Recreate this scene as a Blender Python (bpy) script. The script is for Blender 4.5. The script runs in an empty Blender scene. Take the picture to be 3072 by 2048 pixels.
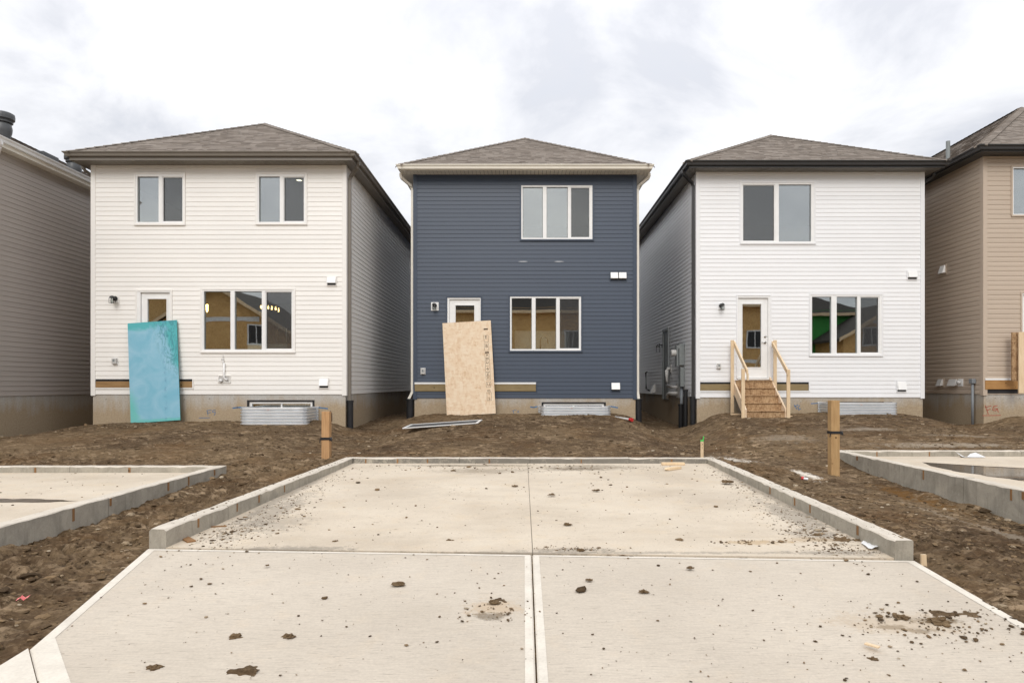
import bpy, math, random
import numpy as np
from mathutils import Vector

random.seed(7)
RNG = np.random.RandomState(11)
S = bpy.context.scene
C = S.collection
R = math.radians

# ------------------------------------------------------------------ camera, sky, sun, exposure
EYE = 1.43                       # eye height above the near edge of the parking pad
F, CX, CY = 2048.0, 1575.0, 1152.0   # focal length and vanishing point of the photograph, in its pixels
cam = bpy.data.cameras.new('camera')
cam.sensor_width = 36.0
cam.lens = 36.0 * F / 3072.0
cam.shift_x = -(CX - 1536.0) / 3072.0
cam.shift_y = (CY - 1024.0) / 3072.0
cam.clip_start, cam.clip_end = 0.05, 2000.0
camo = bpy.data.objects.new('camera', cam)
camo.location = (0, 0, EYE)
camo.rotation_euler = (R(90), 0, 0)
C.objects.link(camo)
S.camera = camo

SUN_EL, SUN_AZ = 33.0, 6.0       # behind the camera, a little to the left
W = bpy.data.worlds.new('World')
S.world = W
W.use_nodes = True
nt = W.node_tree
nt.nodes.clear()
def wn(t, **k):
    n = nt.nodes.new(t)
    for a, b in k.items():
        setattr(n, a, b)
    return n
def wl(a, b):
    nt.links.new(a, b)
def wmath(op, a, b=None):
    n = wn('ShaderNodeMath', operation=op)
    for i, v in enumerate((a, b)):
        if v is None:
            continue
        if isinstance(v, (int, float)):
            n.inputs[i].default_value = v
        else:
            wl(v, n.inputs[i])
    return n.outputs[0]
sky = wn('ShaderNodeTexSky', sky_type='NISHITA')
sky.sun_disc = False
sky.sun_elevation = R(SUN_EL)
sky.sun_rotation = R(180 + SUN_AZ)
tc = wn('ShaderNodeTexCoord')
sep = wn('ShaderNodeSeparateXYZ')
wl(tc.outputs['Generated'], sep.inputs[0])
zz = wmath('ADD', wmath('MAXIMUM', sep.outputs[2], 0.0), 0.34)
comb = wn('ShaderNodeCombineXYZ')
wl(wmath('DIVIDE', sep.outputs[0], zz), comb.inputs[0])
wl(wmath('DIVIDE', sep.outputs[1], zz), comb.inputs[1])
n1 = wn('ShaderNodeTexNoise')
n1.inputs['Scale'].default_value = 1.15
n1.inputs['Detail'].default_value = 7.0
n1.inputs['Roughness'].default_value = 0.58
n1.inputs['Distortion'].default_value = 0.35
mp = wn('ShaderNodeMapping')
mp.inputs['Location'].default_value = (3.2, 1.35, 0.0)
wl(comb.outputs[0], mp.inputs[0])
n1.inputs['Scale'].default_value = 2.6
wl(mp.outputs[0], n1.inputs['Vector'])
n2 = wn('ShaderNodeTexNoise')
n2.inputs['Scale'].default_value = 0.9
n2.inputs['Detail'].default_value = 3.0
wl(mp.outputs[0], n2.inputs['Vector'])
shape = wmath('ADD', wmath('MULTIPLY', n1.outputs['Fac'], 0.6), wmath('MULTIPLY', n2.outputs['Fac'], 0.4))
tilt = wmath('ADD', shape, wmath('MULTIPLY', sep.outputs[0], -0.06))   # the cloud sheet thins towards the right
ramp = wn('ShaderNodeValToRGB')
cr = ramp.color_ramp
cr.elements[0].position = 0.41
cr.elements[0].color = (0.60, 0.605, 0.635, 1)
cr.elements[1].position = 0.61
cr.elements[1].color = (0.93, 0.925, 0.915, 1)
e = cr.elements.new(0.50)
e.color = (0.755, 0.76, 0.785, 1)
wl(tilt, ramp.inputs[0])
dome = wmath('ADD', wmath('MULTIPLY', wmath('MAXIMUM', sep.outputs[2], 0.0), 5.4), 3.95)  # overcast sky: brighter overhead
cl = wn('ShaderNodeVectorMath', operation='SCALE')
wl(ramp.outputs[0], cl.inputs[0])
wl(dome, cl.inputs['Scale'])
mix = wn('ShaderNodeMixRGB')
gapr = wn('ShaderNodeMapRange')
gapr.inputs['From Min'].default_value = 0.36
gapr.inputs['From Max'].default_value = 0.47
gapr.inputs['To Min'].default_value = 0.88
gapr.inputs['To Max'].default_value = 0.96
wl(tilt, gapr.inputs['Value'])
wl(gapr.outputs['Result'], mix.inputs[0])
wl(sky.outputs[0], mix.inputs[1])
wl(cl.outputs[0], mix.inputs[2])
bg = wn('ShaderNodeBackground')
bg.inputs[1].default_value = 0.1
wl(mix.outputs[0], bg.inputs[0])
wo = wn('ShaderNodeOutputWorld')
wl(bg.outputs[0], wo.inputs[0])

sun = bpy.data.lights.new('sun', 'SUN')
sun.energy = 0.62
sun.angle = R(28)
sun.color = (1.0, 0.965, 0.91)
suno = bpy.data.objects.new('sun', sun)
suno.rotation_euler = (R(90 - SUN_EL), 0, R(-SUN_AZ))
suno.location = (0, -20, 30)
C.objects.link(suno)

S.cycles.diffuse_bounces = 8
S.cycles.transparent_max_bounces = 16
S.view_settings.view_transform = 'Standard'
S.view_settings.look = 'None'
S.view_settings.gamma = 1.0
S.view_settings.use_curve_mapping = False
S.view_settings.exposure = 1.2

# ------------------------------------------------------------------ measuring: photograph pixels to metres
def wx(sx, d): return (sx - CX) * d / F
def wz(sy, d): return EYE + (CY - sy) * d / F
ZOOM = {1: (0, 300, 2.94), 2: (700, 300, 2.94), 3: (0, 800, 2.94), 4: (600, 800, 2.94), 5: (1200, 350, 2.94), 6: (1200, 800, 2.94),
        7: (1850, 350, 2.94), 8: (1850, 800, 2.94), 9: (2472, 250, 2.6133), 10: (2472, 800, 2.9417)}
def rc(k, x0, y0, x1, y1, d):
    """a rectangle measured on the photograph, on the upright plane at distance d: X0, X1, Z0, Z1"""
    ox, oy, s = ZOOM[k]
    return (wx(ox + x0 / s, d), wx(ox + x1 / s, d), wz(oy + y1 / s, d), wz(oy + y0 / s, d))
def at(sx, sy, z):
    """the point of the level z that the photograph shows at pixel sx, sy"""
    d = (EYE - z) * F / (sy - CY)
    return Vector((wx(sx, d), d, z))

# ------------------------------------------------------------------ materials
def srgb(r, g, b):
    f = lambda c: (c / 255 / 12.92) if c / 255 <= 0.04045 else ((c / 255 + 0.055) / 1.055) ** 2.4
    return (f(r), f(g), f(b))
class Mat:
    """small builder for node materials; world position drives the textures so that pieces of one surface do not repeat"""
    def __init__(self, name, rough=0.6, spec=0.3, metal=0.0):
        self.m = bpy.data.materials.new(name)
        self.m.use_nodes = True
        self.t = self.m.node_tree
        self.b = self.t.nodes['Principled BSDF']
        self.b.inputs['Roughness'].default_value = rough
        self.b.inputs['Metallic'].default_value = metal
        self.b.inputs['Specular IOR Level'].default_value = spec
        self.geo = self.t.nodes.new('ShaderNodeNewGeometry')
        self.pos = self.geo.outputs['Position']
    def n(self, t, **k):
        o = self.t.nodes.new(t)
        for a, b in k.items():
            setattr(o, a, b)
        return o
    def l(self, a, b):
        self.t.links.new(a, b)
    def mathn(self, op, a, b=None, c=None, clamp=False):
        o = self.n('ShaderNodeMath', operation=op)
        o.use_clamp = clamp
        for i, v in enumerate((a, b, c)):
            if v is None:
                continue
            if isinstance(v, (int, float)):
                o.inputs[i].default_value = v
            else:
                self.l(v, o.inputs[i])
        return o.outputs[0]
    def mapped(self, scale=(1, 1, 1), loc=(0, 0, 0), rot=(0, 0, 0), src=None):
        o = self.n('ShaderNodeMapping')
        o.inputs['Scale'].default_value = scale
        o.inputs['Location'].default_value = loc
        o.inputs['Rotation'].default_value = rot
        self.l(src or self.pos, o.inputs[0])
        return o.outputs[0]
    def noise(self, scale, detail=4, rough=0.55, vec=None, dist=0.0):
        o = self.n('ShaderNodeTexNoise')
        o.inputs['Scale'].default_value = scale
        o.inputs['Detail'].default_value = detail
        o.inputs['Roughness'].default_value = rough
        o.inputs['Distortion'].default_value = dist
        self.l(vec or self.pos, o.inputs['Vector'])
        return o.outputs['Fac']
    def ramp(self, fac, stops):
        o = self.n('ShaderNodeValToRGB')
        el = o.color_ramp.elements
        el[0].position, el[0].color = stops[0][0], (*stops[0][1], 1)
        el[1].position, el[1].color = stops[-1][0], (*stops[-1][1], 1)
        for p, c in stops[1:-1]:
            x = el.new(p)
            x.color = (*c, 1)
        self.l(fac, o.inputs[0])
        return o.outputs[0]
    def fade(self, fac, a, b):
        o = self.n('ShaderNodeMapRange')
        o.inputs['From Min'].default_value = a
        o.inputs['From Max'].default_value = b
        self.l(fac, o.inputs['Value'])
        return o.outputs['Result']
    def mixc(self, fac, a, b, mode='MIX'):
        o = self.n('ShaderNodeMixRGB', blend_type=mode)
        for i, v in enumerate((fac, a, b)):
            if isinstance(v, (int, float)):
                o.inputs[i].default_value = v
            elif isinstance(v, tuple):
                o.inputs[i].default_value = (*v, 1)
            else:
                self.l(v, o.inputs[i])
        return o.outputs[0]
    def color(self, v):
        if isinstance(v, tuple):
            self.b.inputs['Base Color'].default_value = (*v, 1)
        else:
            self.l(v, self.b.inputs['Base Color'])
    def bump(self, h, strength=0.3, dist=0.01):
        o = self.n('ShaderNodeBump')
        o.inputs['Strength'].default_value = strength
        o.inputs['Distance'].default_value = dist
        self.l(h, o.inputs['Height'])
        self.l(o.outputs[0], self.b.inputs['Normal'])
def plain(name, c, rough=0.55, spec=0.3, metal=0.0, var=0.12, scale=6.0, bump=0.0):
    m = Mat(name, rough, spec, metal)
    f = m.noise(scale, 5)
    lo = tuple(x * (1 - var) for x in c)
    hi = tuple(min(1, x * (1 + var)) for x in c)
    m.color(m.ramp(f, [(0.3, lo), (0.7, hi)]))
    if bump:
        m.bump(m.noise(scale * 14, 3), bump, 0.004)
    return m.m
def siding_mat(name, c):
    m = Mat(name, 0.42, 0.35)
    info = m.n('ShaderNodeObjectInfo')
    grain = m.noise(1.0, 3, 0.6, m.mapped((3, 3, 190)))
    dirt = m.noise(0.9, 4, 0.6)
    k = m.mathn('ADD', m.mathn('MULTIPLY', info.outputs['Random'], 0.05), m.mathn('ADD', m.mathn('MULTIPLY', grain, 0.06), m.mathn('MULTIPLY', dirt, 0.08)))
    k = m.mathn('ADD', k, 0.88)
    mu = m.n('ShaderNodeVectorMath', operation='SCALE')
    mu.inputs[0].default_value = c
    m.l(k, mu.inputs['Scale'])
    m.color(mu.outputs[0])
    m.bump(grain, 0.12, 0.002)
    return m.m
M = {}
M['siding_cream'] = siding_mat('cream_vinyl', (0.85, 0.83, 0.795))
M['siding_white'] = siding_mat('white_vinyl', (0.83, 0.835, 0.845))
M['siding_blue'] = siding_mat('slate_blue_vinyl', (0.052, 0.070, 0.104))
M['siding_taupe'] = siding_mat('taupe_vinyl', (0.43, 0.385, 0.35))
M['siding_tan'] = siding_mat('tan_vinyl', (0.51, 0.42, 0.335))
M['trim_white'] = plain('white_frame', (0.82, 0.82, 0.81), 0.35, 0.4, var=0.03)
M['soffit_brown'] = plain('brown_metal', (0.185, 0.165, 0.14), 0.4, 0.4, var=0.05)
M['soffit_cream'] = plain('cream_metal', (0.80, 0.76, 0.67), 0.4, 0.4, var=0.04)
M['soffit_black'] = plain('black_metal', (0.035, 0.035, 0.036), 0.35, 0.5, var=0.05)
M['soffit_dark'] = plain('charcoal_soffit', (0.15, 0.14, 0.125), 0.45, 0.4, var=0.05)
M['black_plastic'] = plain('black_pipe', (0.014, 0.015, 0.018), 0.35, 0.5, var=0.2)
M['grey_metal'] = plain('grey_painted_metal', (0.23, 0.25, 0.25), 0.45, 0.4, var=0.08)
M['vent_grey'] = plain('vent_grey_metal', (0.085, 0.09, 0.095), 0.4, 0.4, var=0.08)
M['grey_plastic'] = plain('grey_conduit', (0.22, 0.24, 0.26), 0.5, 0.4, var=0.08)
M['pvc'] = plain('pale_pvc', (0.55, 0.54, 0.52), 0.4, 0.4, var=0.06)
M['room_paint'] = plain('room_paint', (0.36, 0.31, 0.25), 0.8, 0.2, var=0.04)
M['room_floor'] = plain('room_floor', (0.22, 0.15, 0.10), 0.5, 0.3, var=0.1)
M['cabinet'] = plain('white_cabinet', (0.80, 0.79, 0.77), 0.4, 0.4, var=0.03)
M['counter'] = plain('counter_stone', (0.16, 0.15, 0.14), 0.25, 0.5, var=0.2, scale=30)
M['chrome'] = plain('brushed_nickel', (0.55, 0.54, 0.52), 0.22, 0.5, 1.0, var=0.05)
M['galvanised'] = plain('galvanised_steel', (0.78, 0.80, 0.82), 0.42, 0.5, 0.75, var=0.05, scale=5)
M['membrane'] = plain('black_membrane', (0.022, 0.022, 0.024), 0.7, 0.3, var=0.3)
M['paper'] = plain('white_paper', (0.80, 0.80, 0.80), 0.8, 0.2, var=0.05)
M['blue_paint'] = plain('blue_spray_paint', srgb(70, 115, 158), 0.8, 0.2, var=0.3, scale=40)
M['red_paint'] = plain('red_spray_paint', srgb(168, 95, 78), 0.8, 0.2, var=0.25, scale=40)
M['red'] = plain('red_plastic', (0.55, 0.03, 0.03), 0.4, 0.4)
M['pink'] = plain('pink_tape', (0.75, 0.22, 0.22), 0.6, 0.3)
M['green'] = plain('green_tape', (0.07, 0.50, 0.10), 0.6, 0.3)
M['ink'] = plain('dark_ink', (0.07, 0.045, 0.03), 0.8, 0.1, var=0.4, scale=60)
M['scuff'] = plain('chalk_scuff', (0.45, 0.47, 0.50), 0.8, 0.1, var=0.2, scale=40)
M['housewrap'] = plain('white_house_wrap', (0.70, 0.70, 0.70), 0.6, 0.3, var=0.12)
M['greenwrap'] = plain('green_sheathing', (0.05, 0.30, 0.06), 0.6, 0.3, var=0.15)

def wood_mat(name, a, b, rings=9.0, axis=2):
    m = Mat(name, 0.65, 0.25)
    sc = [rings * 5] * 3
    sc[axis] = rings * 0.35
    info = m.n('ShaderNodeObjectInfo')
    off = m.n('ShaderNodeVectorMath', operation='SCALE')
    off.inputs[0].default_value = (7, 3, 5)
    m.l(info.outputs['Random'], off.inputs['Scale'])
    add = m.n('ShaderNodeVectorMath', operation='ADD')
    m.l(m.pos, add.inputs[0])
    m.l(off.outputs[0], add.inputs[1])
    g = m.noise(1.0, 4, 0.6, m.mapped(tuple(sc), src=add.outputs[0]), 0.6)
    big = m.noise(3.0, 3, 0.5, add.outputs[0])
    f = m.mathn('ADD', m.mathn('MULTIPLY', g, 0.65), m.mathn('MULTIPLY', big, 0.35))
    vo = m.n('ShaderNodeTexVoronoi')
    vo.inputs['Scale'].default_value = 4.5
    m.l(add.outputs[0], vo.inputs['Vector'])
    knot = m.fade(vo.outputs['Distance'], 0.05, 0.10)
    base = m.ramp(f, [(0.32, a), (0.68, b)])
    m.color(m.mixc(knot, tuple(x * 0.35 for x in a), base))
    m.bump(g, 0.25, 0.003)
    return m.m
M['wood_new'] = wood_mat('new_spruce', (0.62, 0.45, 0.27), (0.80, 0.64, 0.44))
M['wood_post'] = wood_mat('brown_treated_post', (0.36, 0.20, 0.09), (0.55, 0.335, 0.17))
M['wood_post_pale'] = wood_mat('honey_treated_post', (0.34, 0.205, 0.09), (0.52, 0.345, 0.17))
M['ledger'] = wood_mat('green_treated_board', (0.20, 0.15, 0.072), (0.31, 0.235, 0.125), axis=0)
M['ledger_brown'] = wood_mat('brown_treated_board', (0.24, 0.14, 0.06), (0.37, 0.23, 0.105), axis=0)
M['ledger_amber'] = wood_mat('amber_treated_board', (0.33, 0.17, 0.06), (0.46, 0.26, 0.10), axis=0)
M['wood_insert'] = wood_mat('stained_form_wood', (0.17, 0.085, 0.035), (0.34, 0.19, 0.085))

def osb_mat(name, stops, scale=15.0):
    m = Mat(name, 0.75, 0.2)
    tcn = m.n('ShaderNodeTexCoord')
    src = tcn.outputs['Object']
    cell = m.n('ShaderNodeTexVoronoi')
    cell.inputs['Scale'].default_value = scale * 0.45
    m.l(src, cell.inputs['Vector'])
    sw = m.noise(scale * 0.5, 2, 0.5, src)
    add = m.n('ShaderNodeVectorMath', operation='ADD')
    m.l(src, add.inputs[0])
    sc = m.n('ShaderNodeVectorMath', operation='SCALE')
    m.l(cell.outputs['Color'], sc.inputs[0])
    sc.inputs['Scale'].default_value = 0.16
    m.l(sc.outputs[0], add.inputs[1])
    v1 = m.n('ShaderNodeTexVoronoi')
    v1.inputs['Scale'].default_value = 1.0
    m.l(m.mapped((scale * 2.2, scale * 2.2, scale * 0.75), rot=(0, 0.5, 0), src=add.outputs[0]), v1.inputs['Vector'])
    v2 = m.n('ShaderNodeTexVoronoi')
    v2.inputs['Scale'].default_value = 1.0
    m.l(m.mapped((scale * 0.9, scale * 2.6, scale * 2.6), rot=(0, -0.4, 0), src=add.outputs[0]), v2.inputs['Vector'])
    s1 = m.n('ShaderNodeSeparateColor')
    m.l(v1.outputs['Color'], s1.inputs[0])
    s2 = m.n('ShaderNodeSeparateColor')
    m.l(v2.outputs['Color'], s2.inputs[0])
    f = m.mathn('ADD', m.mathn('MULTIPLY', s1.outputs[0], 0.42), m.mathn('MULTIPLY', s2.outputs[1], 0.33))
    f = m.mathn('ADD', f, m.mathn('MULTIPLY', m.noise(2.6, 5, 0.65, src, 0.6), 0.44))
    m.color(m.ramp(f, stops))
    m.bump(f, 0.25, 0.003)
    return m.m
M['osb_pale'] = osb_mat('pale_strand_board', [(0.12, (0.50, 0.33, 0.18)), (0.27, (0.68, 0.50, 0.335)), (0.5, (0.75, 0.585, 0.415)), (0.9, (0.80, 0.67, 0.51))], 9)
M['osb_wet'] = osb_mat('weathered_strand_board', [(0.15, (0.15, 0.085, 0.045)), (0.45, (0.31, 0.19, 0.10)), (0.65, (0.41, 0.265, 0.145)), (0.9, (0.50, 0.355, 0.21))], 16)
M['osb_wall'] = osb_mat('wall_strand_board', [(0.2, (0.40, 0.23, 0.085)), (0.5, (0.60, 0.365, 0.145)), (0.85, (0.72, 0.47, 0.21))], 9)
M['osb_edge'] = plain('strand_board_edge', (0.36, 0.22, 0.10), 0.8, 0.1, var=0.35, scale=50)

def shingle_mat(name, dark, mid, light):
    m = Mat(name, 0.9, 0.15)
    g = m.noise(260, 2, 0.6)
    r_ = m.geo.outputs['Random Per Island']
    col = m.ramp(r_, [(0.0, dark), (0.45, mid), (1.0, light)])
    m.color(m.mixc(0.35, col, m.ramp(g, [(0.3, dark), (0.7, light)])))
    m.bump(g, 0.5, 0.004)
    return m.m
M['shingle'] = shingle_mat('weathered_shingle', (0.151, 0.128, 0.109), (0.220, 0.186, 0.158), (0.286, 0.249, 0.216))
M['shingle_dark'] = shingle_mat('dark_shingle', (0.03, 0.028, 0.026), (0.055, 0.05, 0.045), (0.08, 0.072, 0.064))

def glass_mat(name, refl):
    m = bpy.data.materials.new(name)
    m.use_nodes = True
    t = m.node_tree
    t.nodes.clear()
    out = t.nodes.new('ShaderNodeOutputMaterial')
    mx = t.nodes.new('ShaderNodeMixShader')
    tr = t.nodes.new('ShaderNodeBsdfTransparent')
    tr.inputs[0].default_value = (0.86, 0.90, 0.88, 1)
    gl = t.nodes.new('ShaderNodeBsdfGlossy')
    gl.inputs['Roughness'].default_value = 0.0
    gl.inputs['Color'].default_value = (0.93, 0.95, 0.96, 1)
    no = t.nodes.new('ShaderNodeTexNoise')
    no.inputs['Scale'].default_value = 1.6
    no.inputs['Detail'].default_value = 1.0
    ge = t.nodes.new('ShaderNodeNewGeometry')
    t.links.new(ge.outputs['Position'], no.inputs['Vector'])
    bu = t.nodes.new('ShaderNodeBump')
    bu.inputs['Strength'].default_value = 0.035
    bu.inputs['Distance'].default_value = 0.02
    t.links.new(no.outputs['Fac'], bu.inputs['Height'])
    t.links.new(bu.outputs[0], gl.inputs['Normal'])
    lw = t.nodes.new('ShaderNodeFresnel')
    lw.inputs['IOR'].default_value = 1.45
    ad = t.nodes.new('ShaderNodeMath')
    ad.operation = 'ADD'
    ad.use_clamp = True
    ad.inputs[1].default_value = refl
    t.links.new(lw.outputs[0], ad.inputs[0])
    t.links.new(ad.outputs[0], mx.inputs[0])
    t.links.new(tr.outputs[0], mx.inputs[1])
    t.links.new(gl.outputs[0], mx.inputs[2])
    t.links.new(mx.outputs[0], out.inputs[0])
    return m
M['glass'] = glass_mat('window_glass', 0.26)
M['glass_clear'] = glass_mat('lamp_glass', 0.05)
def screen_mat():
    m = bpy.data.materials.new('insect_mesh')
    m.use_nodes = True
    t = m.node_tree
    b = t.nodes['Principled BSDF']
    b.inputs['Base Color'].default_value = (0.05, 0.05, 0.052, 1)
    b.inputs['Roughness'].default_value = 0.7
    b.inputs['Alpha'].default_value = 0.47
    return m
M['screen'] = screen_mat()
M['screen_dense'] = M['screen'].copy()
M['screen_dense'].node_tree.nodes['Principled BSDF'].inputs['Alpha'].default_value = 0.86
M['screen_dense'].node_tree.nodes['Principled BSDF'].inputs['Base Color'].default_value = (0.075, 0.08, 0.085, 1)
def emit_mat(name, c, k):
    m = bpy.data.materials.new(name)
    m.use_nodes = True
    b = m.node_tree.nodes['Principled BSDF']
    b.inputs['Emission Color'].default_value = (*c, 1)
    b.inputs['Emission Strength'].default_value = k
    return m
M['bulb'] = emit_mat('lit_bulb', (1.0, 0.62, 0.22), 7)
M['ceiling_glow'] = emit_mat('lit_ceiling_lamp', (1.0, 0.88, 0.66), 3.0)

def foundation_mat():
    m = Mat('foundation_concrete', 0.85, 0.2)
    a = m.noise(1.1, 5, 0.6)
    streak = m.noise(1.0, 4, 0.6, m.mapped((7, 7, 0.5)))
    fine = m.noise(30, 4)
    grey = m.ramp(fine, [(0.3, (0.40, 0.385, 0.36)), (0.7, (0.52, 0.505, 0.475))])
    tan = m.ramp(fine, [(0.3, (0.33, 0.255, 0.17)), (0.7, (0.43, 0.345, 0.24))])
    sp = m.n('ShaderNodeSeparateXYZ')
    m.l(m.pos, sp.inputs[0])
    # mud splashed up from the fill: a ragged tan coat that thins towards the sill
    h = m.mathn('ADD', sp.outputs[2], m.mathn('MULTIPLY', m.mathn('SUBTRACT', streak, 0.5), 0.55))
    h = m.mathn('ADD', h, m.mathn('MULTIPLY', m.mathn('SUBTRACT', a, 0.5), 0.9))
    mud = m.fade(h, 1.22, 0.78)
    m.color(m.mixc(mud, grey, tan))
    m.bump(fine, 0.25, 0.004)
    return m.m
M['foundation'] = foundation_mat()

def concrete_mat(name, kind):
    m = Mat(name, 0.85, 0.25)
    fine = m.noise(55, 4, 0.65)
    cloud = m.noise(0.75, 5, 0.6)
    blot = m.noise(3.4, 5, 0.65)
    if kind == 'pad':
        c = m.ramp(cloud, [(0.3, (0.564, 0.478, 0.372)), (0.5, (0.651, 0.564, 0.450)), (0.72, (0.715, 0.628, 0.507))])
        c = m.mixc(m.mathn('MULTIPLY', m.fade(blot, 0.52, 0.75), 0.35), c, (0.673, 0.527, 0.346))
        speck = m.fade(m.noise(23, 3, 0.7), 0.63, 0.72)
        c = m.mixc(m.mathn('MULTIPLY', speck, m.mathn('MULTIPLY', m.fade(m.noise(1.3, 3), 0.45, 0.65), 0.55)), c, (0.239, 0.182, 0.121))
        damp = m.fade(m.noise(0.6, 5, 0.65, m.mapped((1, 1.6, 1), (2, 3, 0))), 0.48, 0.66)
        c = m.mixc(m.mathn('MULTIPLY', damp, 0.24), c, (0.468, 0.398, 0.308))
        flake = m.fade(m.noise(1.0, 4, 0.72, m.mapped((9, 22, 1), (3, 1, 0))), 0.615, 0.66)
        c = m.mixc(m.mathn('MULTIPLY', flake, m.mathn('ADD', m.mathn('MULTIPLY', m.fade(m.noise(0.9, 4, 0.6, m.mapped((1, 1, 1), (7, 7, 0))), 0.42, 0.62), 0.7), 0.06)), c, (0.220, 0.163, 0.103))
        streak = m.noise(1.0, 4, 0.65, m.mapped((1.2, 5.0, 1)))
        c = m.mixc(m.mathn('MULTIPLY', m.fade(streak, 0.55, 0.72), 0.22), c, (0.434, 0.355, 0.271))
    elif kind == 'broom':
        brush = m.noise(1.0, 5, 0.75, m.mapped((5, 150, 1)))
        dash = m.noise(1.0, 3, 0.6, m.mapped((9, 75, 1), (4.3, 2, 0)))
        c = m.ramp(cloud, [(0.3, (0.586, 0.515, 0.424)), (0.7, (0.695, 0.618, 0.513))])
        c = m.mixc(m.mathn('MULTIPLY', m.fade(brush, 0.44, 0.64), 0.48), c, (0.434, 0.381, 0.319))
        c = m.mixc(m.mathn('MULTIPLY', m.fade(dash, 0.60, 0.70), 0.65), c, (0.357, 0.312, 0.256))
        c = m.mixc(m.mathn('MULTIPLY', m.fade(blot, 0.55, 0.75), 0.22), c, (0.715, 0.568, 0.398))
        m.bump(brush, 0.5, 0.006)
        flake = m.fade(m.noise(1.0, 4, 0.75, m.mapped((13, 24, 1), (3, 1, 0))), 0.64, 0.69)
        c = m.mixc(m.mathn('MULTIPLY', flake, m.mathn('ADD', m.mathn('MULTIPLY', m.fade(m.noise(0.8, 4, 0.6, m.mapped((1, 1, 1), (4, 9, 0))), 0.46, 0.64), 0.7), 0.05)), c, (0.234, 0.173, 0.112))
        damp = m.fade(m.noise(0.55, 5, 0.65, m.mapped((1, 1.8, 1), (1, 6, 0))), 0.50, 0.68)
        c = m.mixc(m.mathn('MULTIPLY', damp, 0.20), c, (0.468, 0.410, 0.330))
    elif kind == 'edge':
        c = m.ramp(m.noise(5, 5), [(0.3, (0.673, 0.618, 0.533)), (0.7, (0.803, 0.746, 0.650))])
        c = m.mixc(m.mathn('MULTIPLY', m.fade(blot, 0.6, 0.75), 0.3), c, (0.456, 0.377, 0.282))
    elif kind == 'kerb_side':
        patch = m.noise(2.6, 5, 0.65, dist=0.8)
        c = m.ramp(patch, [(0.28, (0.292, 0.270, 0.223)), (0.5, (0.398, 0.366, 0.307)), (0.72, (0.502, 0.461, 0.382))])
        c = m.mixc(m.mathn('MULTIPLY', m.fade(m.noise(14, 5, 0.7), 0.55, 0.7), 0.35), c, (0.569, 0.531, 0.453))
        vst = m.noise(1.0, 5, 0.7, m.mapped((9, 9, 1.2)))
        c = m.mixc(m.mathn('MULTIPLY', m.fade(vst, 0.54, 0.68), 0.5), c, (0.225, 0.207, 0.171))
        c = m.mixc(m.mathn('MULTIPLY', m.fade(m.noise(34, 4, 0.75), 0.62, 0.70), 0.6), c, (0.169, 0.159, 0.135))
    else:                                                                    # kerb_top
        c = m.ramp(m.noise(3.0, 6, 0.65), [(0.3, (0.578, 0.519, 0.435)), (0.7, (0.738, 0.672, 0.578))])
        c = m.mixc(m.mathn('MULTIPLY', m.fade(m.noise(16, 4, 0.7), 0.6, 0.7), 0.6), c, (0.299, 0.232, 0.164))
    k = m.ramp(fine, [(0.25, (0.84, 0.84, 0.84)), (0.75, (1.0, 1.0, 1.0))])
    c = m.mixc(1.0, c, k, 'MULTIPLY')
    m.stain = c
    m.fine = fine
    if kind != 'broom':
        m.bump(m.mathn('ADD', fine, m.mathn('MULTIPLY', blot, 1.5)), 0.35, 0.004)
    return m
def stains_and_shade(m, spots):
    """dried mud smeared on the slab, damp with painted shade on the kerb: blotches with ragged edges at fixed places (x, y, rx, ry, amount, colour)"""
    c = m.stain
    rag = m.noise(9, 6, 0.7)
    rag2 = m.noise(38, 4, 0.7)
    for x, y, rx, ry, amt, colr in spots:
        v = m.mapped((1 / rx, 1 / ry, 0), (-x / rx, -y / ry, 0))
        ln = m.n('ShaderNodeVectorMath', operation='LENGTH')
        m.l(v, ln.inputs[0])
        d = m.mathn('ADD', ln.outputs['Value'], m.mathn('MULTIPLY', m.mathn('SUBTRACT', rag, 0.5), 2.6))
        d = m.mathn('ADD', d, m.mathn('MULTIPLY', m.mathn('SUBTRACT', rag2, 0.5), 1.6))
        c = m.mixc(m.mathn('MULTIPLY', m.fade(d, 1.0, 0.45), amt), c, colr)
    m.color(c)
    return m.m
MUD = (0.10, 0.072, 0.042)
DUST = (0.46, 0.33, 0.19)
GRIT = (0.20, 0.175, 0.145)
spots_pad = [(-2.75, 7.4, 0.22, 1.5, 0.5, GRIT), (-2.5, 6.9, 0.35, 0.5, 0.35, GRIT), (2.85, 7.2, 0.22, 1.3, 0.55, GRIT), (2.7, 6.4, 0.3, 0.35, 0.4, GRIT), (-2.95, 8.5, 0.10, 2.6, 0.5, GRIT), (3.02, 8.6, 0.10, 2.6, 0.5, GRIT),
             (2.05, 6.15, 0.34, 0.10, 0.65, DUST), (2.6, 6.25, 0.3, 0.12, 0.45, DUST), (-1.0, 11.2, 1.2, 0.12, 0.6, MUD), (1.1, 11.0, 0.9, 0.35, 0.45, MUD),
             (0.7, 10.8, 0.6, 0.22, 0.5, MUD), (-0.6, 10.6, 0.9, 0.3, 0.35, MUD), (0, 5.80, 4.0, 0.05, 0.5, GRIT), (-2.0, 5.93, 0.7, 0.10, 0.6, GRIT), (0.4, 5.88, 0.5, 0.09, 0.55, GRIT),
             (2.7, 5.8, 0.5, 0.12, 0.5, GRIT), (-1.7, 8.6, 0.9, 0.6, 0.25, (0.42, 0.36, 0.29)), (2.3, 8.3, 0.5, 0.6, 0.3, (0.42, 0.36, 0.29))]
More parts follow.
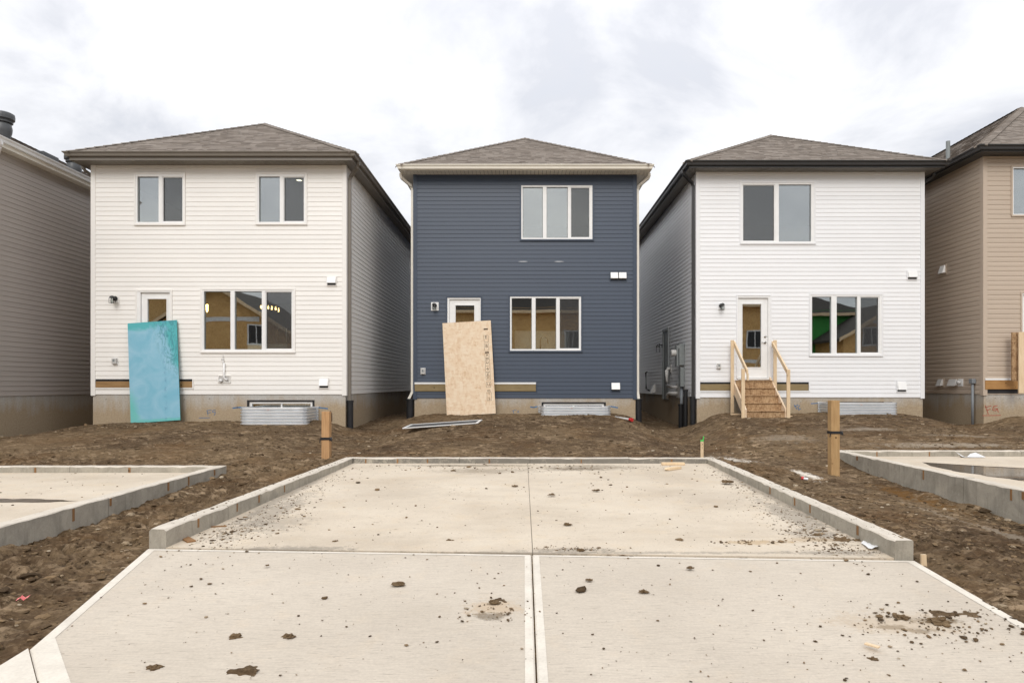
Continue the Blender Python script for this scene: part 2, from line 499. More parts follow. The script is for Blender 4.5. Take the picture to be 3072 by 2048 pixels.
spots_apron = [(2.63, 4.38, 0.22, 0.06, 0.8, MUD), (2.30, 4.28, 0.10, 0.05, 0.75, MUD), (2.45, 4.22, 0.10, 0.05, 0.7, MUD), (2.35, 4.33, 0.45, 0.20, 0.45, (0.50, 0.385, 0.26)),
               (-1.44, 3.40, 0.16, 0.09, 0.8, MUD), (-0.2, 4.6, 0.2, 0.16, 0.55, (0.50, 0.36, 0.22)), (-0.22, 4.45, 0.12, 0.08, 0.6, MUD)]
M['pad'] = stains_and_shade(concrete_mat('trowelled_concrete', 'pad'), spots_pad)
M['broom'] = stains_and_shade(concrete_mat('broomed_concrete', 'broom'), spots_apron)
M['edge'] = stains_and_shade(concrete_mat('smooth_concrete', 'edge'), [])
M['kerb_side'] = stains_and_shade(concrete_mat('formed_concrete', 'kerb_side'), [(0, 11.47, 6.0, 0.05, 0.75, (0.15, 0.14, 0.125))])  # back kerb inner face: damp stain darkened further with painted shade
M['kerb_top'] = stains_and_shade(concrete_mat('pale_concrete', 'kerb_top'), [])  # kerb top paler than its sides: formed faces greyer, shading also painted in

def dirt_mat(name, clod=False):
    m = Mat(name, 0.95, 0.1)
    big = m.noise(0.55, 5, 0.6)
    mid = m.noise(3.5, 6, 0.65)
    fine = m.noise(26, 5, 0.7)
    f = m.mathn('ADD', m.mathn('MULTIPLY', big, 0.45), m.mathn('ADD', m.mathn('MULTIPLY', mid, 0.3), m.mathn('MULTIPLY', fine, 0.35)))
    c = m.ramp(f, [(0.36, (0.036, 0.024, 0.012)), (0.49, (0.081, 0.052, 0.030)), (0.58, (0.130, 0.088, 0.050)), (0.72, (0.240, 0.166, 0.094))])
    if clod:
        r_ = m.geo.outputs['Random Per Island']
        c = m.mixc(0.75, c, m.ramp(r_, [(0.0, (0.048, 0.032, 0.019)), (0.4, (0.115, 0.078, 0.045)), (0.9, (0.312, 0.217, 0.124)), (1.0, (0.553, 0.468, 0.348))]))
    else:
        crust = m.noise(1.0, 6, 0.72, m.mapped((5, 9, 5), (2, 7, 1)))
        patchy = m.fade(m.noise(1.1, 4, 0.6, m.mapped((1, 1, 1), (5, 2, 8))), 0.36, 0.62)
        c = m.mixc(m.mathn('MULTIPLY', m.fade(crust, 0.50, 0.60), m.mathn('ADD', m.mathn('MULTIPLY', patchy, 0.62), 0.10)), c, (0.393, 0.287, 0.182))
        c = m.mixc(m.mathn('MULTIPLY', m.fade(m.noise(1.0, 5, 0.7, m.mapped((9, 14, 9), (1, 1, 4))), 0.56, 0.64), 0.75), c, (0.031, 0.021, 0.011))
        warm = m.fade(m.noise(0.9, 4, 0.6, m.mapped((1, 1, 1), (9, 4, 0))), 0.5, 0.68)
        c = m.mixc(m.mathn('MULTIPLY', warm, 0.45), c, m.ramp(fine, [(0.3, (0.091, 0.047, 0.019)), (0.7, (0.181, 0.101, 0.043))]))
        # pale dried silt: streaks on the right-hand yard and along the wheel rut
        SILT, WET, ASH, RUST, LIME = (0.361, 0.303, 0.232), (0.033, 0.022, 0.012), (0.022, 0.018, 0.015), (0.156, 0.078, 0.022), (0.747, 0.686, 0.594)
        for x, y, rx, ry, amt, pc in ((8.3, 13.5, 1.7, 0.3, 0.75, SILT), (3.75, 12.3, 0.4, 0.5, 0.7, LIME), (4.5, 11.0, 0.16, 0.6, 0.95, LIME), (4.9, 7.0, 0.14, 2.2, 0.45, SILT), (7.6, 15.2, 0.9, 0.25, 0.6, SILT), (9.4, 14.6, 0.9, 0.2, 0.5, SILT), (5.4, 14.2, 0.7, 0.5, 0.4, SILT),
                                      (5.5, 7.6, 0.22, 1.3, 0.7, WET), (5.35, 9.3, 0.28, 1.2, 0.75, RUST), (-3.75, 5.55, 0.16, 0.10, 0.95, ASH), (-3.6, 10.4, 0.5, 0.9, 0.4, (0.229, 0.147, 0.077)), (-6.5, 12.0, 2.0, 0.5, 0.35, (0.193, 0.131, 0.072)), (-9.5, 13.5, 1.2, 1.5, 0.4, (0.205, 0.138, 0.077))):
            v = m.mapped((1 / rx, 1 / ry, 0), (-x / rx, -y / ry, 0))
            ln = m.n('ShaderNodeVectorMath', operation='LENGTH')
            m.l(v, ln.inputs[0])
            d = m.mathn('ADD', ln.outputs['Value'], m.mathn('MULTIPLY', m.mathn('SUBTRACT', mid, 0.5), 3.0))
            d = m.mathn('ADD', d, m.mathn('MULTIPLY', m.mathn('SUBTRACT', fine, 0.5), 2.2))
            c = m.mixc(m.mathn('MULTIPLY', m.fade(d, 0.95, 0.3), amt), c, pc)
    m.color(c)
    m.bump(m.mathn('ADD', fine, m.mathn('MULTIPLY', m.noise(90, 4, 0.7), 0.6)), 0.9, 0.014)
    return m.m
M['dirt'] = dirt_mat('bare_earth')
M['clod'] = dirt_mat('dry_clod', True)

def board_mat():
    m = Mat('blue_green_painted_board', 0.5, 0.3)
    tcn = m.n('ShaderNodeTexCoord')
    o = tcn.outputs['Object']
    sp = m.n('ShaderNodeSeparateXYZ')
    m.l(o, sp.inputs[0])
    x, z = sp.outputs[0], sp.outputs[2]
    wob = m.noise(2.0, 5, 0.6, o, 1.2)
    vein = m.n('ShaderNodeTexNoise')
    vein.inputs['Scale'].default_value = 1.0
    vein.inputs['Detail'].default_value = 5
    vein.inputs['Distortion'].default_value = 2.2
    m.l(m.mapped((5, 5, 2.2), src=o), vein.inputs['Vector'])
    vn = m.fade(m.mathn('ABSOLUTE', m.mathn('SUBTRACT', vein.outputs['Fac'], 0.5)), 0.05, 0.0)
    # wetted, unfaded colour along the top edge and down the right side
    edge = m.mathn('MAXIMUM', m.fade(z, 2.12, 2.36), m.mathn('MULTIPLY', m.fade(m.mathn('ADD', x, m.mathn('MULTIPLY', z, 0.22)), 0.62, 0.95), m.fade(z, 0.8, 1.5)))
    edge = m.fade(m.mathn('ADD', edge, m.mathn('MULTIPLY', m.mathn('SUBTRACT', wob, 0.5), 1.6)), 0.35, 0.75)
    base = m.ramp(wob, [(0.35, srgb(120, 178, 200)), (0.65, srgb(146, 190, 210))])
    c = m.mixc(edge, base, srgb(84, 172, 178))
    right = m.fade(m.mathn('ADD', x, m.mathn('MULTIPLY', z, 0.28)), 0.55, 0.85)
    c = m.mixc(m.mathn('MULTIPLY', vn, m.mathn('MULTIPLY', right, m.fade(z, 0.9, 1.4))), c, srgb(70, 140, 150))
    low = m.mathn('MULTIPLY', m.fade(z, 1.0, 0.3), m.fade(x, -0.25, -0.55))
    low = m.mathn('MAXIMUM', low, m.fade(z, 0.12, 0.02))
    low = m.fade(m.mathn('ADD', low, m.mathn('MULTIPLY', m.mathn('SUBTRACT', wob, 0.5), 1.2)), 0.3, 0.75)
    c = m.mixc(m.mathn('MULTIPLY', low, 0.7), c, srgb(96, 186, 172))
    line = m.mathn('MULTIPLY', m.fade(m.mathn('ABSOLUTE', m.mathn('SUBTRACT', x, 0.26)), 0.05, 0.0), m.fade(m.noise(9, 4, 0.7, o), 0.5, 0.62))
    c = m.mixc(m.mathn('MULTIPLY', line, 0.7), c, srgb(88, 140, 172))
    m.color(c)
    return m.m
M['board'] = board_mat()
M['board_edge'] = plain('teal_board_edge', srgb(48, 128, 112), 0.6, 0.3, var=0.2)
def water_mat():
    m = Mat('shallow_water', 0.02, 0.5)
    m.color((0.24, 0.20, 0.155))
    m.b.inputs['IOR'].default_value = 1.33
    m.b.inputs['Coat Weight'].default_value = 0.6
    m.b.inputs['Coat Roughness'].default_value = 0.02
    return m.m
M['water'] = water_mat()

# ------------------------------------------------------------------ objects
ORG = {}
class MB:
    """collects shapes in world coordinates; build() links them as ONE mesh object"""
    def __init__(self):
        self.v, self.f, self.k = [], [], []
    def add(self, vs, fs, k=0):
        o = len(self.v)
        self.v += [tuple(p) for p in vs]
        self.f += [tuple(i + o for i in f) for f in fs]
        self.k += [k] * len(fs)
        return self
    def box(self, x0, x1, y0, y1, z0, z1, k=0):
        if x0 > x1: x0, x1 = x1, x0
        if y0 > y1: y0, y1 = y1, y0
        if z0 > z1: z0, z1 = z1, z0
        vs = [(x0, y0, z0), (x1, y0, z0), (x1, y1, z0), (x0, y1, z0), (x0, y0, z1), (x1, y0, z1), (x1, y1, z1), (x0, y1, z1)]
        return self.add(vs, [(0, 3, 2, 1), (4, 5, 6, 7), (0, 1, 5, 4), (1, 2, 6, 5), (2, 3, 7, 6), (3, 0, 4, 7)], k)
    def hexa(self, a, b, k=0):
        """a solid between two quads (four corners each)"""
        return self.add(list(a) + list(b), [(3, 2, 1, 0), (4, 5, 6, 7), (0, 1, 5, 4), (1, 2, 6, 5), (2, 3, 7, 6), (3, 0, 4, 7)], k)
    def quad(self, a, b, c, d, k=0):
        return self.add([a, b, c, d], [(0, 1, 2, 3)], k)
    def tube(self, path, r, n=10, k=0, cap=True, rot=0.0, flat=1.0):
        pts = [Vector(p) for p in path]
        rings = []
        for i, p in enumerate(pts):
            t = (pts[min(i + 1, len(pts) - 1)] - pts[max(i - 1, 0)]).normalized()
            up = Vector((0, 0, 1)) if abs(t.z) < 0.9 else Vector((0, 1, 0))
            a = t.cross(up).normalized()
            b = a.cross(t).normalized()
            rr = r[i] if isinstance(r, (list, tuple)) else r
            rings.append([p + a * math.cos(rot + j * 2 * math.pi / n) * rr + b * math.sin(rot + j * 2 * math.pi / n) * rr * flat for j in range(n)])
        vs = [q for g in rings for q in g]
        fs = []
        for i in range(len(rings) - 1):
            for j in range(n):
                fs.append((i * n + j, i * n + (j + 1) % n, (i + 1) * n + (j + 1) % n, (i + 1) * n + j))
        if cap:
            fs.append(tuple(range(n - 1, -1, -1)))
            fs.append(tuple((len(rings) - 1) * n + j for j in range(n)))
        return self.add(vs, fs, k)
    def lathe(self, c, prof, n=20, k=0):
        """prof: (radius, height) from bottom to top about a vertical axis through c"""
        vs, fs = [], []
        for r, z in prof:
            vs += [(c[0] + r * math.cos(2 * math.pi * j / n), c[1] + r * math.sin(2 * math.pi * j / n), c[2] + z) for j in range(n)]
        for i in range(len(prof) - 1):
            for j in range(n):
                fs.append((i * n + j, i * n + (j + 1) % n, (i + 1) * n + (j + 1) % n, (i + 1) * n + j))
        fs.append(tuple(range(n - 1, -1, -1)))
        fs.append(tuple((len(prof) - 1) * n + j for j in range(n)))
        return self.add(vs, fs, k)
    def build(self, name, mats, parent=None, smooth=False, org=None, bevel=0.0):
        o0 = ORG[parent.name] if parent is not None else Vector(org or (0, 0, 0))
        me = bpy.data.meshes.new(name)
        me.from_pydata([(p[0] - o0.x, p[1] - o0.y, p[2] - o0.z) for p in self.v], [], self.f)
        for m in (mats if isinstance(mats, (list, tuple)) else [mats]):
            me.materials.append(M[m] if isinstance(m, str) else m)
        if any(self.k):
            me.polygons.foreach_set('material_index', self.k)
        if smooth:
            me.polygons.foreach_set('use_smooth', [True] * len(me.polygons))
        me.update()
        o = bpy.data.objects.new(name, me)
        C.objects.link(o)
        if parent is not None:
            o.parent = parent
        else:
            o.location = o0
        ORG[o.name] = o0.copy()
        if bevel:
            b = o.modifiers.new('bevel', 'BEVEL')
            b.width, b.segments, b.limit_method = bevel, 2, 'ANGLE'
        return o
def tag(o, label=None, cat=None, group=None, kind=None):
    if label: o['label'] = label
    if cat: o['category'] = cat
    if group: o['group'] = group
    if kind: o['kind'] = kind
    return o
def thing(name, label, cat, loc=(0, 0, 0), group=None):
    o = bpy.data.objects.new(name, None)
    o.location = loc
    o.empty_display_size = 0.2
    C.objects.link(o)
    ORG[o.name] = Vector(loc)
    return tag(o, label, cat, group)
def box_part(name, mat, parent, *b, bevel=0.0):
    return MB().box(*b).build(name, mat, parent, bevel=bevel)
def share(name, me, parent, loc, sx=1.0, rz=0.0):
    """one more object on a shared mesh"""
    o = bpy.data.objects.new(name, me)
    C.objects.link(o)
    o.parent = parent
    o.location = Vector(loc) - ORG[parent.name]
    o.scale = (sx, 1, 1)
    o.rotation_euler = (0, 0, rz)
    return o

# ------------------------------------------------------------------ the ground
def hash2(ix, iy, seed):
    h = (ix.astype(np.int64) * 374761393 + iy.astype(np.int64) * 668265263 + seed * 974711) & 0x7fffffff
    h = ((h ^ (h >> 13)) * 1274126177) & 0x7fffffff
    return ((h ^ (h >> 16)) & 0xffff) / 65535.0
def vnoise(x, y, seed):
    ix, iy = np.floor(x), np.floor(y)
    fx, fy = x - ix, y - iy
    fx, fy = fx * fx * (3 - 2 * fx), fy * fy * (3 - 2 * fy)
    a, b = hash2(ix, iy, seed), hash2(ix + 1, iy, seed)
    c, d = hash2(ix, iy + 1, seed), hash2(ix + 1, iy + 1, seed)
    return (a * (1 - fx) + b * fx) * (1 - fy) + (c * (1 - fx) + d * fx) * fy - 0.5
CTRL = np.array([
    # behind and beside the middle pad
    (-3.2, 11.9, .15), (-1.5, 11.95, .17), (0, 11.95, .17), (1.5, 11.95, .17), (3.1, 11.95, .14), (-3.6, 11.2, .10), (3.6, 11.2, .05),
    # blue house mound
    (-2.6, 18.4, .56), (-1.2, 18.4, .58), (0, 18.4, .60), (1.4, 18.4, .60), (2.7, 18.4, .55), (-1.5, 16.3, .50), (0, 16.2, .53), (1.5, 16.3, .49), (2.5, 16.3, .44), (2.9, 17.4, .46), (2.3, 15.0, .37), (-2.4, 16.2, .46), (-2.2, 15.0, .37),
    (-1.5, 14, .34), (0, 14, .37), (1.5, 14, .34), (-2.6, 13.6, .25), (2.5, 13.6, .22),
    # swale left of the blue house
    (-3.7, 20.5, .45), (-3.7, 18.6, .40), (-3.7, 17.2, .27), (-3.55, 15.8, .21), (-3.3, 14.2, .13), (-3.3, 13.0, .10),
    # swale right of the blue house
    (3.8, 22, .18), (3.8, 19.5, .10), (3.85, 17.6, .04), (3.7, 16, .03), (3.5, 14.4, .05), (3.4, 13.0, .08),
    # left house yard
    (-10, 16.1, .47), (-9, 16.1, .50), (-7.5, 16.1, .52), (-6, 16.0, .50), (-4.7, 16.0, .50), (-9, 14.5, .42), (-7, 14.3, .42), (-5, 14.3, .36), (-9, 12.6, .26), (-7, 12.4, .26), (-5, 12.4, .24),
    (-9, 10.9, .14), (-7, 10.9, .14), (-5, 10.9, .08), (-11.1, 19, .24), (-11.0, 16.8, .20), (-11.0, 15.6, .24), (-11.3, 14.2, .28), (-10.2, 15.4, .46), (-12.5, 12, .2), (-12.5, 14.5, .36),
    # right house yard
    (5.1, 18.0, .60), (6, 17.2, .57), (7.5, 18.0, .64), (9, 17.9, .66), (10.3, 18.0, .58), (6, 16, .48), (8, 15.8, .50), (10, 16, .44), (4.7, 17.0, .46), (4.8, 15.6, .40), (4.7, 14.2, .26), (7, 14, .28), (9, 14, .28),
    (6, 13.0, .17), (8, 13.0, .17), (10, 13.0, .17), (11.25, 21, .36), (11.25, 18.6, .30), (11.3, 17.2, .28), (10.3, 17.0, .52), (12.2, 17.2, .55), (13.5, 17.2, .55), (12.5, 15, .34), (13, 13, .18),
    # dirt lane between the left and the middle pad
    (-4.4, 10.2, .0), (-3.7, 9.5, -.02), (-4.45, 8.4, -.055), (-3.8, 7.5, -.04), (-4.5, 6.2, -.08), (-3.7, 5.9, -.02), (-4.2, 4.8, -.08), (-3.3, 4.4, -.12), (-4.6, 3.5, -.14), (-3.1, 3.2, -.17),
    # dirt lane between the middle and the right pad
    (4.2, 11.8, .02), (5.2, 12.4, .02), (5.55, 11.6, -.08), (3.6, 10, -.02), (4.6, 10, -.06), (5.6, 9.8, -.16), (3.6, 8, -.01), (4.6, 8, -.07), (5.6, 7.9, -.18), (3.6, 6.2, .0), (4.6, 6.2, -.07), (5.6, 6.2, -.2),
    (3.5, 4.8, -.09), (4.6, 4.6, -.12), (3.4, 3.4, -.17), (5.5, 4, -.2),
    # beyond
    (0, 30, .5), (-9, 30, .5), (9, 30, .5), (0, 2, -.22), (-9, 2, -.2), (9, 2, -.2), (-20, 10, .1), (20, 10, .1), (-20, 20, .5), (20, 20, .5), (0, -2, -.25), (-20, -2, -.2), (20, -2, -.2),
])
def rbf_fit(P):
    d = np.sqrt(((P[:, None, :2] - P[None, :, :2]) ** 2).sum(-1) + 0.15)
    n = len(P)
    A = np.zeros((n + 3, n + 3))
    A[:n, :n] = d
    A[:n, n] = A[n, :n] = 1
    A[:n, n + 1:] = P[:, :2]
    A[n + 1:, :n] = P[:, :2].T
    A[:n, :n] -= np.eye(n) * 0.03
    return np.linalg.solve(A, np.r_[P[:, 2], 0, 0, 0])
RW = rbf_fit(CTRL)
def base_h(x, y):
    xs, ys = np.clip(np.ravel(x), -22, 22), np.clip(np.ravel(y), -3, 32)
    out = np.zeros(xs.shape)
    for i in range(0, len(xs), 60000):
        a, b = xs[i:i + 60000], ys[i:i + 60000]
        d = np.sqrt((a[:, None] - CTRL[None, :, 0]) ** 2 + (b[:, None] - CTRL[None, :, 1]) ** 2 + 0.15)
        out[i:i + 60000] = d @ RW[:len(CTRL)] + RW[-3] + a * RW[-2] + b * RW[-1]
    return out.reshape(np.shape(x))
# concrete outlines (x, y)
PAD = [(-3.29, 5.97), (-3.045, 11.65), (3.215, 11.62), (3.20, 5.62)]          # outer edge of the middle pad's kerb
LPAD = [(-13.5, 10.57), (-4.64, 10.62), (-4.64, 4.6), (-13.5, 4.6)]
RPAD = [(5.77, 12.75), (14.0, 12.75), (14.0, 5.0), (5.77, 5.0)]
APRON = [(-3.29, 5.95), (3.20, 5.62), (3.12, 2.2), (-1.75, 2.2), (-2.42, 3.42), (-2.88, 3.97)]
LANE = [(-2.90, 3.97), (-2.44, 3.42), (-1.77, 2.2), (-2.87, 2.2)]
def inside(x, y, poly, grow=0.0):
    """signed distance-like test for a convex outline: how far inside (positive) a point lies"""
    c = np.mean(np.array(poly), 0)
    m = np.full(np.shape(x), 1e9)
    n = len(poly)
    for i in range(n):
        (ax, ay), (bx, by) = poly[i], poly[(i + 1) % n]
        nx, ny = by - ay, ax - bx
        L = math.hypot(nx, ny)
        nx, ny = nx / L, ny / L
        if (c[0] - ax) * nx + (c[1] - ay) * ny < 0:
            nx, ny = -nx, -ny
        m = np.minimum(m, (x - ax) * nx + (y - ay) * ny)
    return m + grow
def sm(t):
    t = np.clip(t, 0, 1)
    return t * t * (3 - 2 * t)
def ground_h(x, y, fine=True):
    h = base_h(x, y)
    rough = 0.75 + 0.9 * vnoise(x * 0.35, y * 0.35, 5)
    wet = sm((x - 3.2) / 1.5) * sm((y - 11) / 3)            # right-hand yard was dragged smooth
    rough = rough * (1 - 0.25 * wet) * (1 - 0.50 * sm((y - 11.0) / 1.5))
    lane = sm((-3.1 - x) / 0.3) * sm((11 - y) / 1.0)
    rough = rough * (1 + 0.15 * lane)
    tmask = 0
    for xc, w, y0, y1 in ((-4.12, 0.24, 4.0, 10.6), (-3.66, 0.16, 5.6, 10.4)):
        tmask = np.maximum(tmask, sm(1.4 - np.abs(x - xc - 0.06 * vnoise(y * 0.5, y * 0 + 2, 12)) / w) * sm((y - y0) / .6) * sm((y1 - y) / .6))
    rough = rough * (1 - 0.62 * tmask)
    h = h + 0.055 * vnoise(x * 0.9, y * 0.9, 1) * rough + 0.05 * vnoise(x * 2.3, y * 2.3, 2) * rough
    # lumps: ridged noise
    a = 1 - 2 * np.abs(vnoise(x * 4.6 + 3, y * 5.2, 3))
    h = h + 0.046 * (a - 0.6) * rough
    b = 1 - 2 * np.abs(vnoise(x * 10.5, y * 12.0 + 7, 4))
    h = h + 0.040 * (b - 0.6) * rough
    if fine:
        h = h + 0.034 * vnoise(x * 24, y * 27, 6) * rough + 0.017 * vnoise(x * 52, y * 55, 7) * rough
    # heaps against the foundations
    for X0, X1, Y in ((-10.4, -4.3, 16.3), (-3.05, 3.05, 18.65), (4.62, 10.72, 18.25), (11.8, 14, 17.45)):
        m = sm(1 - np.abs(y - (Y - 0.15)) / 0.4) * sm((x - X0 + .3) / .5) * sm((X1 + .3 - x) / .5)
        h = h + m * (0.02 + 0.10 * np.maximum(0, vnoise(x * 2.2, y * 1.5, 9)))
    for xk_, ya, yb_ in ((-4.52, 4.2, 10.4), (5.66, 5.5, 12.4), (-3.42, 6.2, 11.4)):
        m = sm(1 - np.abs(x - xk_) / 0.22) * sm((y - ya) / .5) * sm((yb_ - y) / .5)
        h = h + m * (0.02 + 0.13 * np.maximum(0, vnoise(x * 3.0, y * 2.2, 19) + .1))
    # crawler tracks: cleats across two bands in the left lane, one more in the right-hand yard
    for xc, w, y0, y1, amp in ((-4.12, 0.24, 4.0, 10.6, 0.062), (-3.66, 0.16, 5.6, 10.4, 0.050)):
        xb = xc + 0.06 * vnoise(y * 0.5, y * 0 + 2, 12)
        m = sm(1.4 - np.abs(x - xb) / w) * sm((y - y0) / .6) * sm((y1 - y) / .6)
        h = h + m * (amp * np.sin((y + 0.5 * np.abs(x - xb) + 0.05 * vnoise(x * 4, y * 3, 14)) * 2 * math.pi / 0.21) - 0.015)
    for xc, slope, amp in ((4.55, 0.16, 0.036), (5.7, 0.2, 0.030)):
        xb = xc + slope * (y - 14)
        m = sm(1.3 - np.abs(x - xb) / 0.22) * sm((y - 12.6) / .8) * sm((17.4 - y) / .8)
        h = h + m * (amp * np.sin((y - 0.6 * np.abs(x - xb)) * 2 * math.pi / 0.26) - 0.02)
    return h
def ground_at(x, y):
    return float(ground_h(np.array([float(x)]), np.array([float(y)]), False)[0])
def soften(x, y, h):
    """keeps the earth under the slabs and against, not through, the kerbs"""
    for poly, lim in ((PAD, None), (LPAD, None), (RPAD, None), (APRON, 0), (LANE, 0)):
        d = inside(x, y, poly)
        h = np.where(d > 0.03, np.minimum(h, -0.30), h)
    return h
xs = np.concatenate([-np.geomspace(14, 220, 26)[::-1], np.arange(-13.9, 13.95, 0.032), np.geomspace(14, 220, 26)])
ys = np.concatenate([-np.geomspace(1.0, 220, 26)[::-1], np.arange(-0.8, 2.2, 0.25), np.arange(2.2, 7.0, 0.021), np.arange(7.0, 13.0, 0.03), np.arange(13.0, 20.5, 0.045), np.arange(20.5, 27, 0.2), np.geomspace(27.2, 400, 26)])
GX, GY = np.meshgrid(xs, ys)
GZ = ground_h(GX, GY)
d_ap = np.maximum(inside(GX, GY, APRON), inside(GX, GY, LANE))
# beside the apron the fill is scraped level with its edge
apz = lambda x, y: -0.055 * np.clip(5.75 - y, 0, 6)
near = sm(1 + d_ap / 0.5) * (GY < 6.2)
GZ = GZ * (1 - 0.75 * near) + (apz(GX, GY) - 0.035 + 0.6 * (GZ - base_h(GX, GY))) * 0.75 * near
nearp = sm(1 + inside(GX, GY, PAD) / 0.2) * (GY > 11.3)
GZ = np.where(nearp > 0, np.minimum(GZ, 0.205 + 0.3 * (1 - nearp)), GZ)
GZ = soften(GX, GY, GZ)
# flat lane behind the camera
GZ = np.where(GY < 1.6, np.minimum(GZ, -0.22), GZ)
nv, nh = GX.shape
co = np.stack([GX.ravel(), GY.ravel(), GZ.ravel()], 1).astype(np.float32)
idx = np.arange(nv * nh).reshape(nv, nh)
fa = np.stack([idx[:-1, :-1].ravel(), idx[:-1, 1:].ravel(), idx[1:, 1:].ravel(), idx[1:, :-1].ravel()], 1)
def np_mesh(name, co, faces, mat, smooth=True):
    me = bpy.data.meshes.new(name)
    k = faces.shape[1]
    me.vertices.add(len(co))
    me.vertices.foreach_set('co', co.astype(np.float32).ravel())
    me.loops.add(len(faces) * k)
    me.loops.foreach_set('vertex_index', faces.astype(np.int32).ravel())
    me.polygons.add(len(faces))
    me.polygons.foreach_set('loop_start', np.arange(len(faces), dtype=np.int32) * k)
    me.polygons.foreach_set('use_smooth', np.full(len(faces), smooth))
    me.update(calc_edges=True)
    me.materials.append(M[mat])
    o = bpy.data.objects.new(name, me)
    C.objects.link(o)
    return o
tag(np_mesh('ground', co, fa, 'dirt'), 'bare lumpy brown earth of the unfinished yards around the three pads', kind='structure')
from bisect import bisect_left
def gz(x, y):
    i = min(max(int(np.searchsorted(xs, x)), 1), len(xs) - 1)
    j = min(max(int(np.searchsorted(ys, y)), 1), len(ys) - 1)
    return float(max(GZ[j, i], GZ[j - 1, i - 1]) + min(GZ[j, i], GZ[j - 1, i - 1])) / 2

# ------------------------------------------------------------------ slabs
def zpad(x, y): return 0.10 * (y - 5.8) / 5.7
def zap(x, y): return -0.055 * (5.78 - y) - 0.004
def inset(poly, w):
    c = np.mean(np.array(poly), 0)
    n = len(poly)
    ws = w if isinstance(w, (list, tuple)) else [w] * n
    lines = []
    for i in range(n):
        (ax, ay), (bx, by) = poly[i], poly[(i + 1) % n]
        nx, ny = by - ay, ax - bx
        L = math.hypot(nx, ny)
        nx, ny = nx / L, ny / L
        if (c[0] - ax) * nx + (c[1] - ay) * ny < 0:
            nx, ny = -nx, -ny
        lines.append((nx, ny, nx * ax + ny * ay + ws[i]))
    out = []
    for i in range(n):
        a, b, e_ = lines[i - 1]
        p, q, s_ = lines[i]
        det = a * q - b * p
        out.append(((e_ * q - b * s_) / det, (a * s_ - e_ * p) / det))
    return out
def slab(name, poly, zf, t, mat, parent=None, k='structure', label=None):
    mb = MB()
    n = len(poly)
    top = [(x, y, zf(x, y)) for x, y in poly]
    bot = [(x, y, zf(x, y) - t) for x, y in poly]
    mb.add(top + bot, [tuple(range(n))] + [tuple(range(2 * n - 1, n - 1, -1))] + [(i, n + i, n + (i + 1) % n, (i + 1) % n) for i in range(n)])
    o = mb.build(name, mat, parent)
    me = o.data
    me.validate()
    import bmesh
    bm = bmesh.new(); bm.from_mesh(me); bmesh.ops.recalc_face_normals(bm, faces=bm.faces); bm.to_mesh(me); bm.free()
    if parent is None:
        tag(o, label, kind=k)
    return o
KW = 0.155
pin = inset([PAD[0], PAD[1], PAD[2], PAD[3]], [KW, KW, KW, 0.0])
def lerp(a, b, t): return (a[0] + (b[0] - a[0]) * t, a[1] + (b[1] - a[1]) * t)
mid_n = lerp(pin[0], pin[3], (0.065 - pin[0][0]) / (pin[3][0] - pin[0][0]))
mid_f = lerp(pin[1], pin[2], (0.045 - pin[1][0]) / (pin[2][0] - pin[1][0]))
g = 0.0035
MB().hexa([(.0, 5.8, -.1), (.12, 5.8, -.1), (.10, 11.45, -.03), (-.01, 11.45, -.03)], [(.0, 5.8, -.016), (.12, 5.8, -.016), (.10, 11.45, .084), (-.01, 11.45, .084)]).build('joint_filler', 'kerb_side')['kind'] = 'structure'
slab('parking_pad_slab', [pin[0], pin[1], (mid_f[0] - g, mid_f[1]), (mid_n[0] - g, mid_n[1])], zpad, 0.14, 'pad', label='left half of the trowelled concrete parking pad, cut along the middle')
slab('parking_pad_slab', [(mid_n[0] + g, mid_n[1]), (mid_f[0] + g, mid_f[1]), pin[2], pin[3]], zpad, 0.14, 'pad', label='right half of the trowelled concrete parking pad, with orange dust near its corner')
# the earth filled joint under the saw cut and the cold joint
jy = lambda x: 5.95 + (5.62 - 5.95) * (x + 3.29) / 6.49
MB().hexa([(-3.12, jy(-3.12) - .05, -.2), (3.05, jy(3.05) - .05, -.2), (3.05, jy(3.05) + .01, -.2), (-3.12, jy(-3.12) + .01, -.2)], [(-3.12, jy(-3.12) - .05, -.030), (3.05, jy(3.05) - .05, -.034), (3.05, jy(3.05) + .01, -.030), (-3.12, jy(-3.12) + .01, -.026)]).build('joint_earth', 'dirt')['kind'] = 'structure'
MB().hexa([(-0.01, 2.2, -.4), (.13, 2.2, -.4), (.11, 5.7, -.4), (.0, 5.7, -.4)], [(-0.01, 2.2, -.224), (.13, 2.2, -.224), (.11, 5.7, -.030), (.0, 5.7, -.030)]).build('joint_earth', 'dirt')['kind'] = 'structure'
def apron_panel(poly, label, w):
    root = slab('driveway_apron', poly, lambda x, y: zap(x, y) - 0.012, 0.10, 'edge', label=label)
    inn = inset(poly, w)
    n = len(poly)
    mb = MB()
    for i in range(n):
        a, b, c_, d_ = poly[i], poly[(i + 1) % n], inn[(i + 1) % n], inn[i]
        e1, e2 = lerp(a, d_, 0.16), lerp(b, c_, 0.16)        # rounded arris
        mb.quad((*a, zap(*a) - 0.010), (*b, zap(*b) - 0.010), (*e2, zap(*e2)), (*e1, zap(*e1)))
        mb.quad((*e1, zap(*e1)), (*e2, zap(*e2)), (*c_, zap(*c_) - 0.001), (*d_, zap(*d_) - 0.001))
    mb.build('tooled_edge', 'edge', root)
    mb = MB()
    mb.add([(*p, zap(*p) - 0.003) for p in inn], [tuple(range(n))])
    mb.build('broomed_surface', 'broom', root)
    return root
gap = 0.010
bx = 0.10
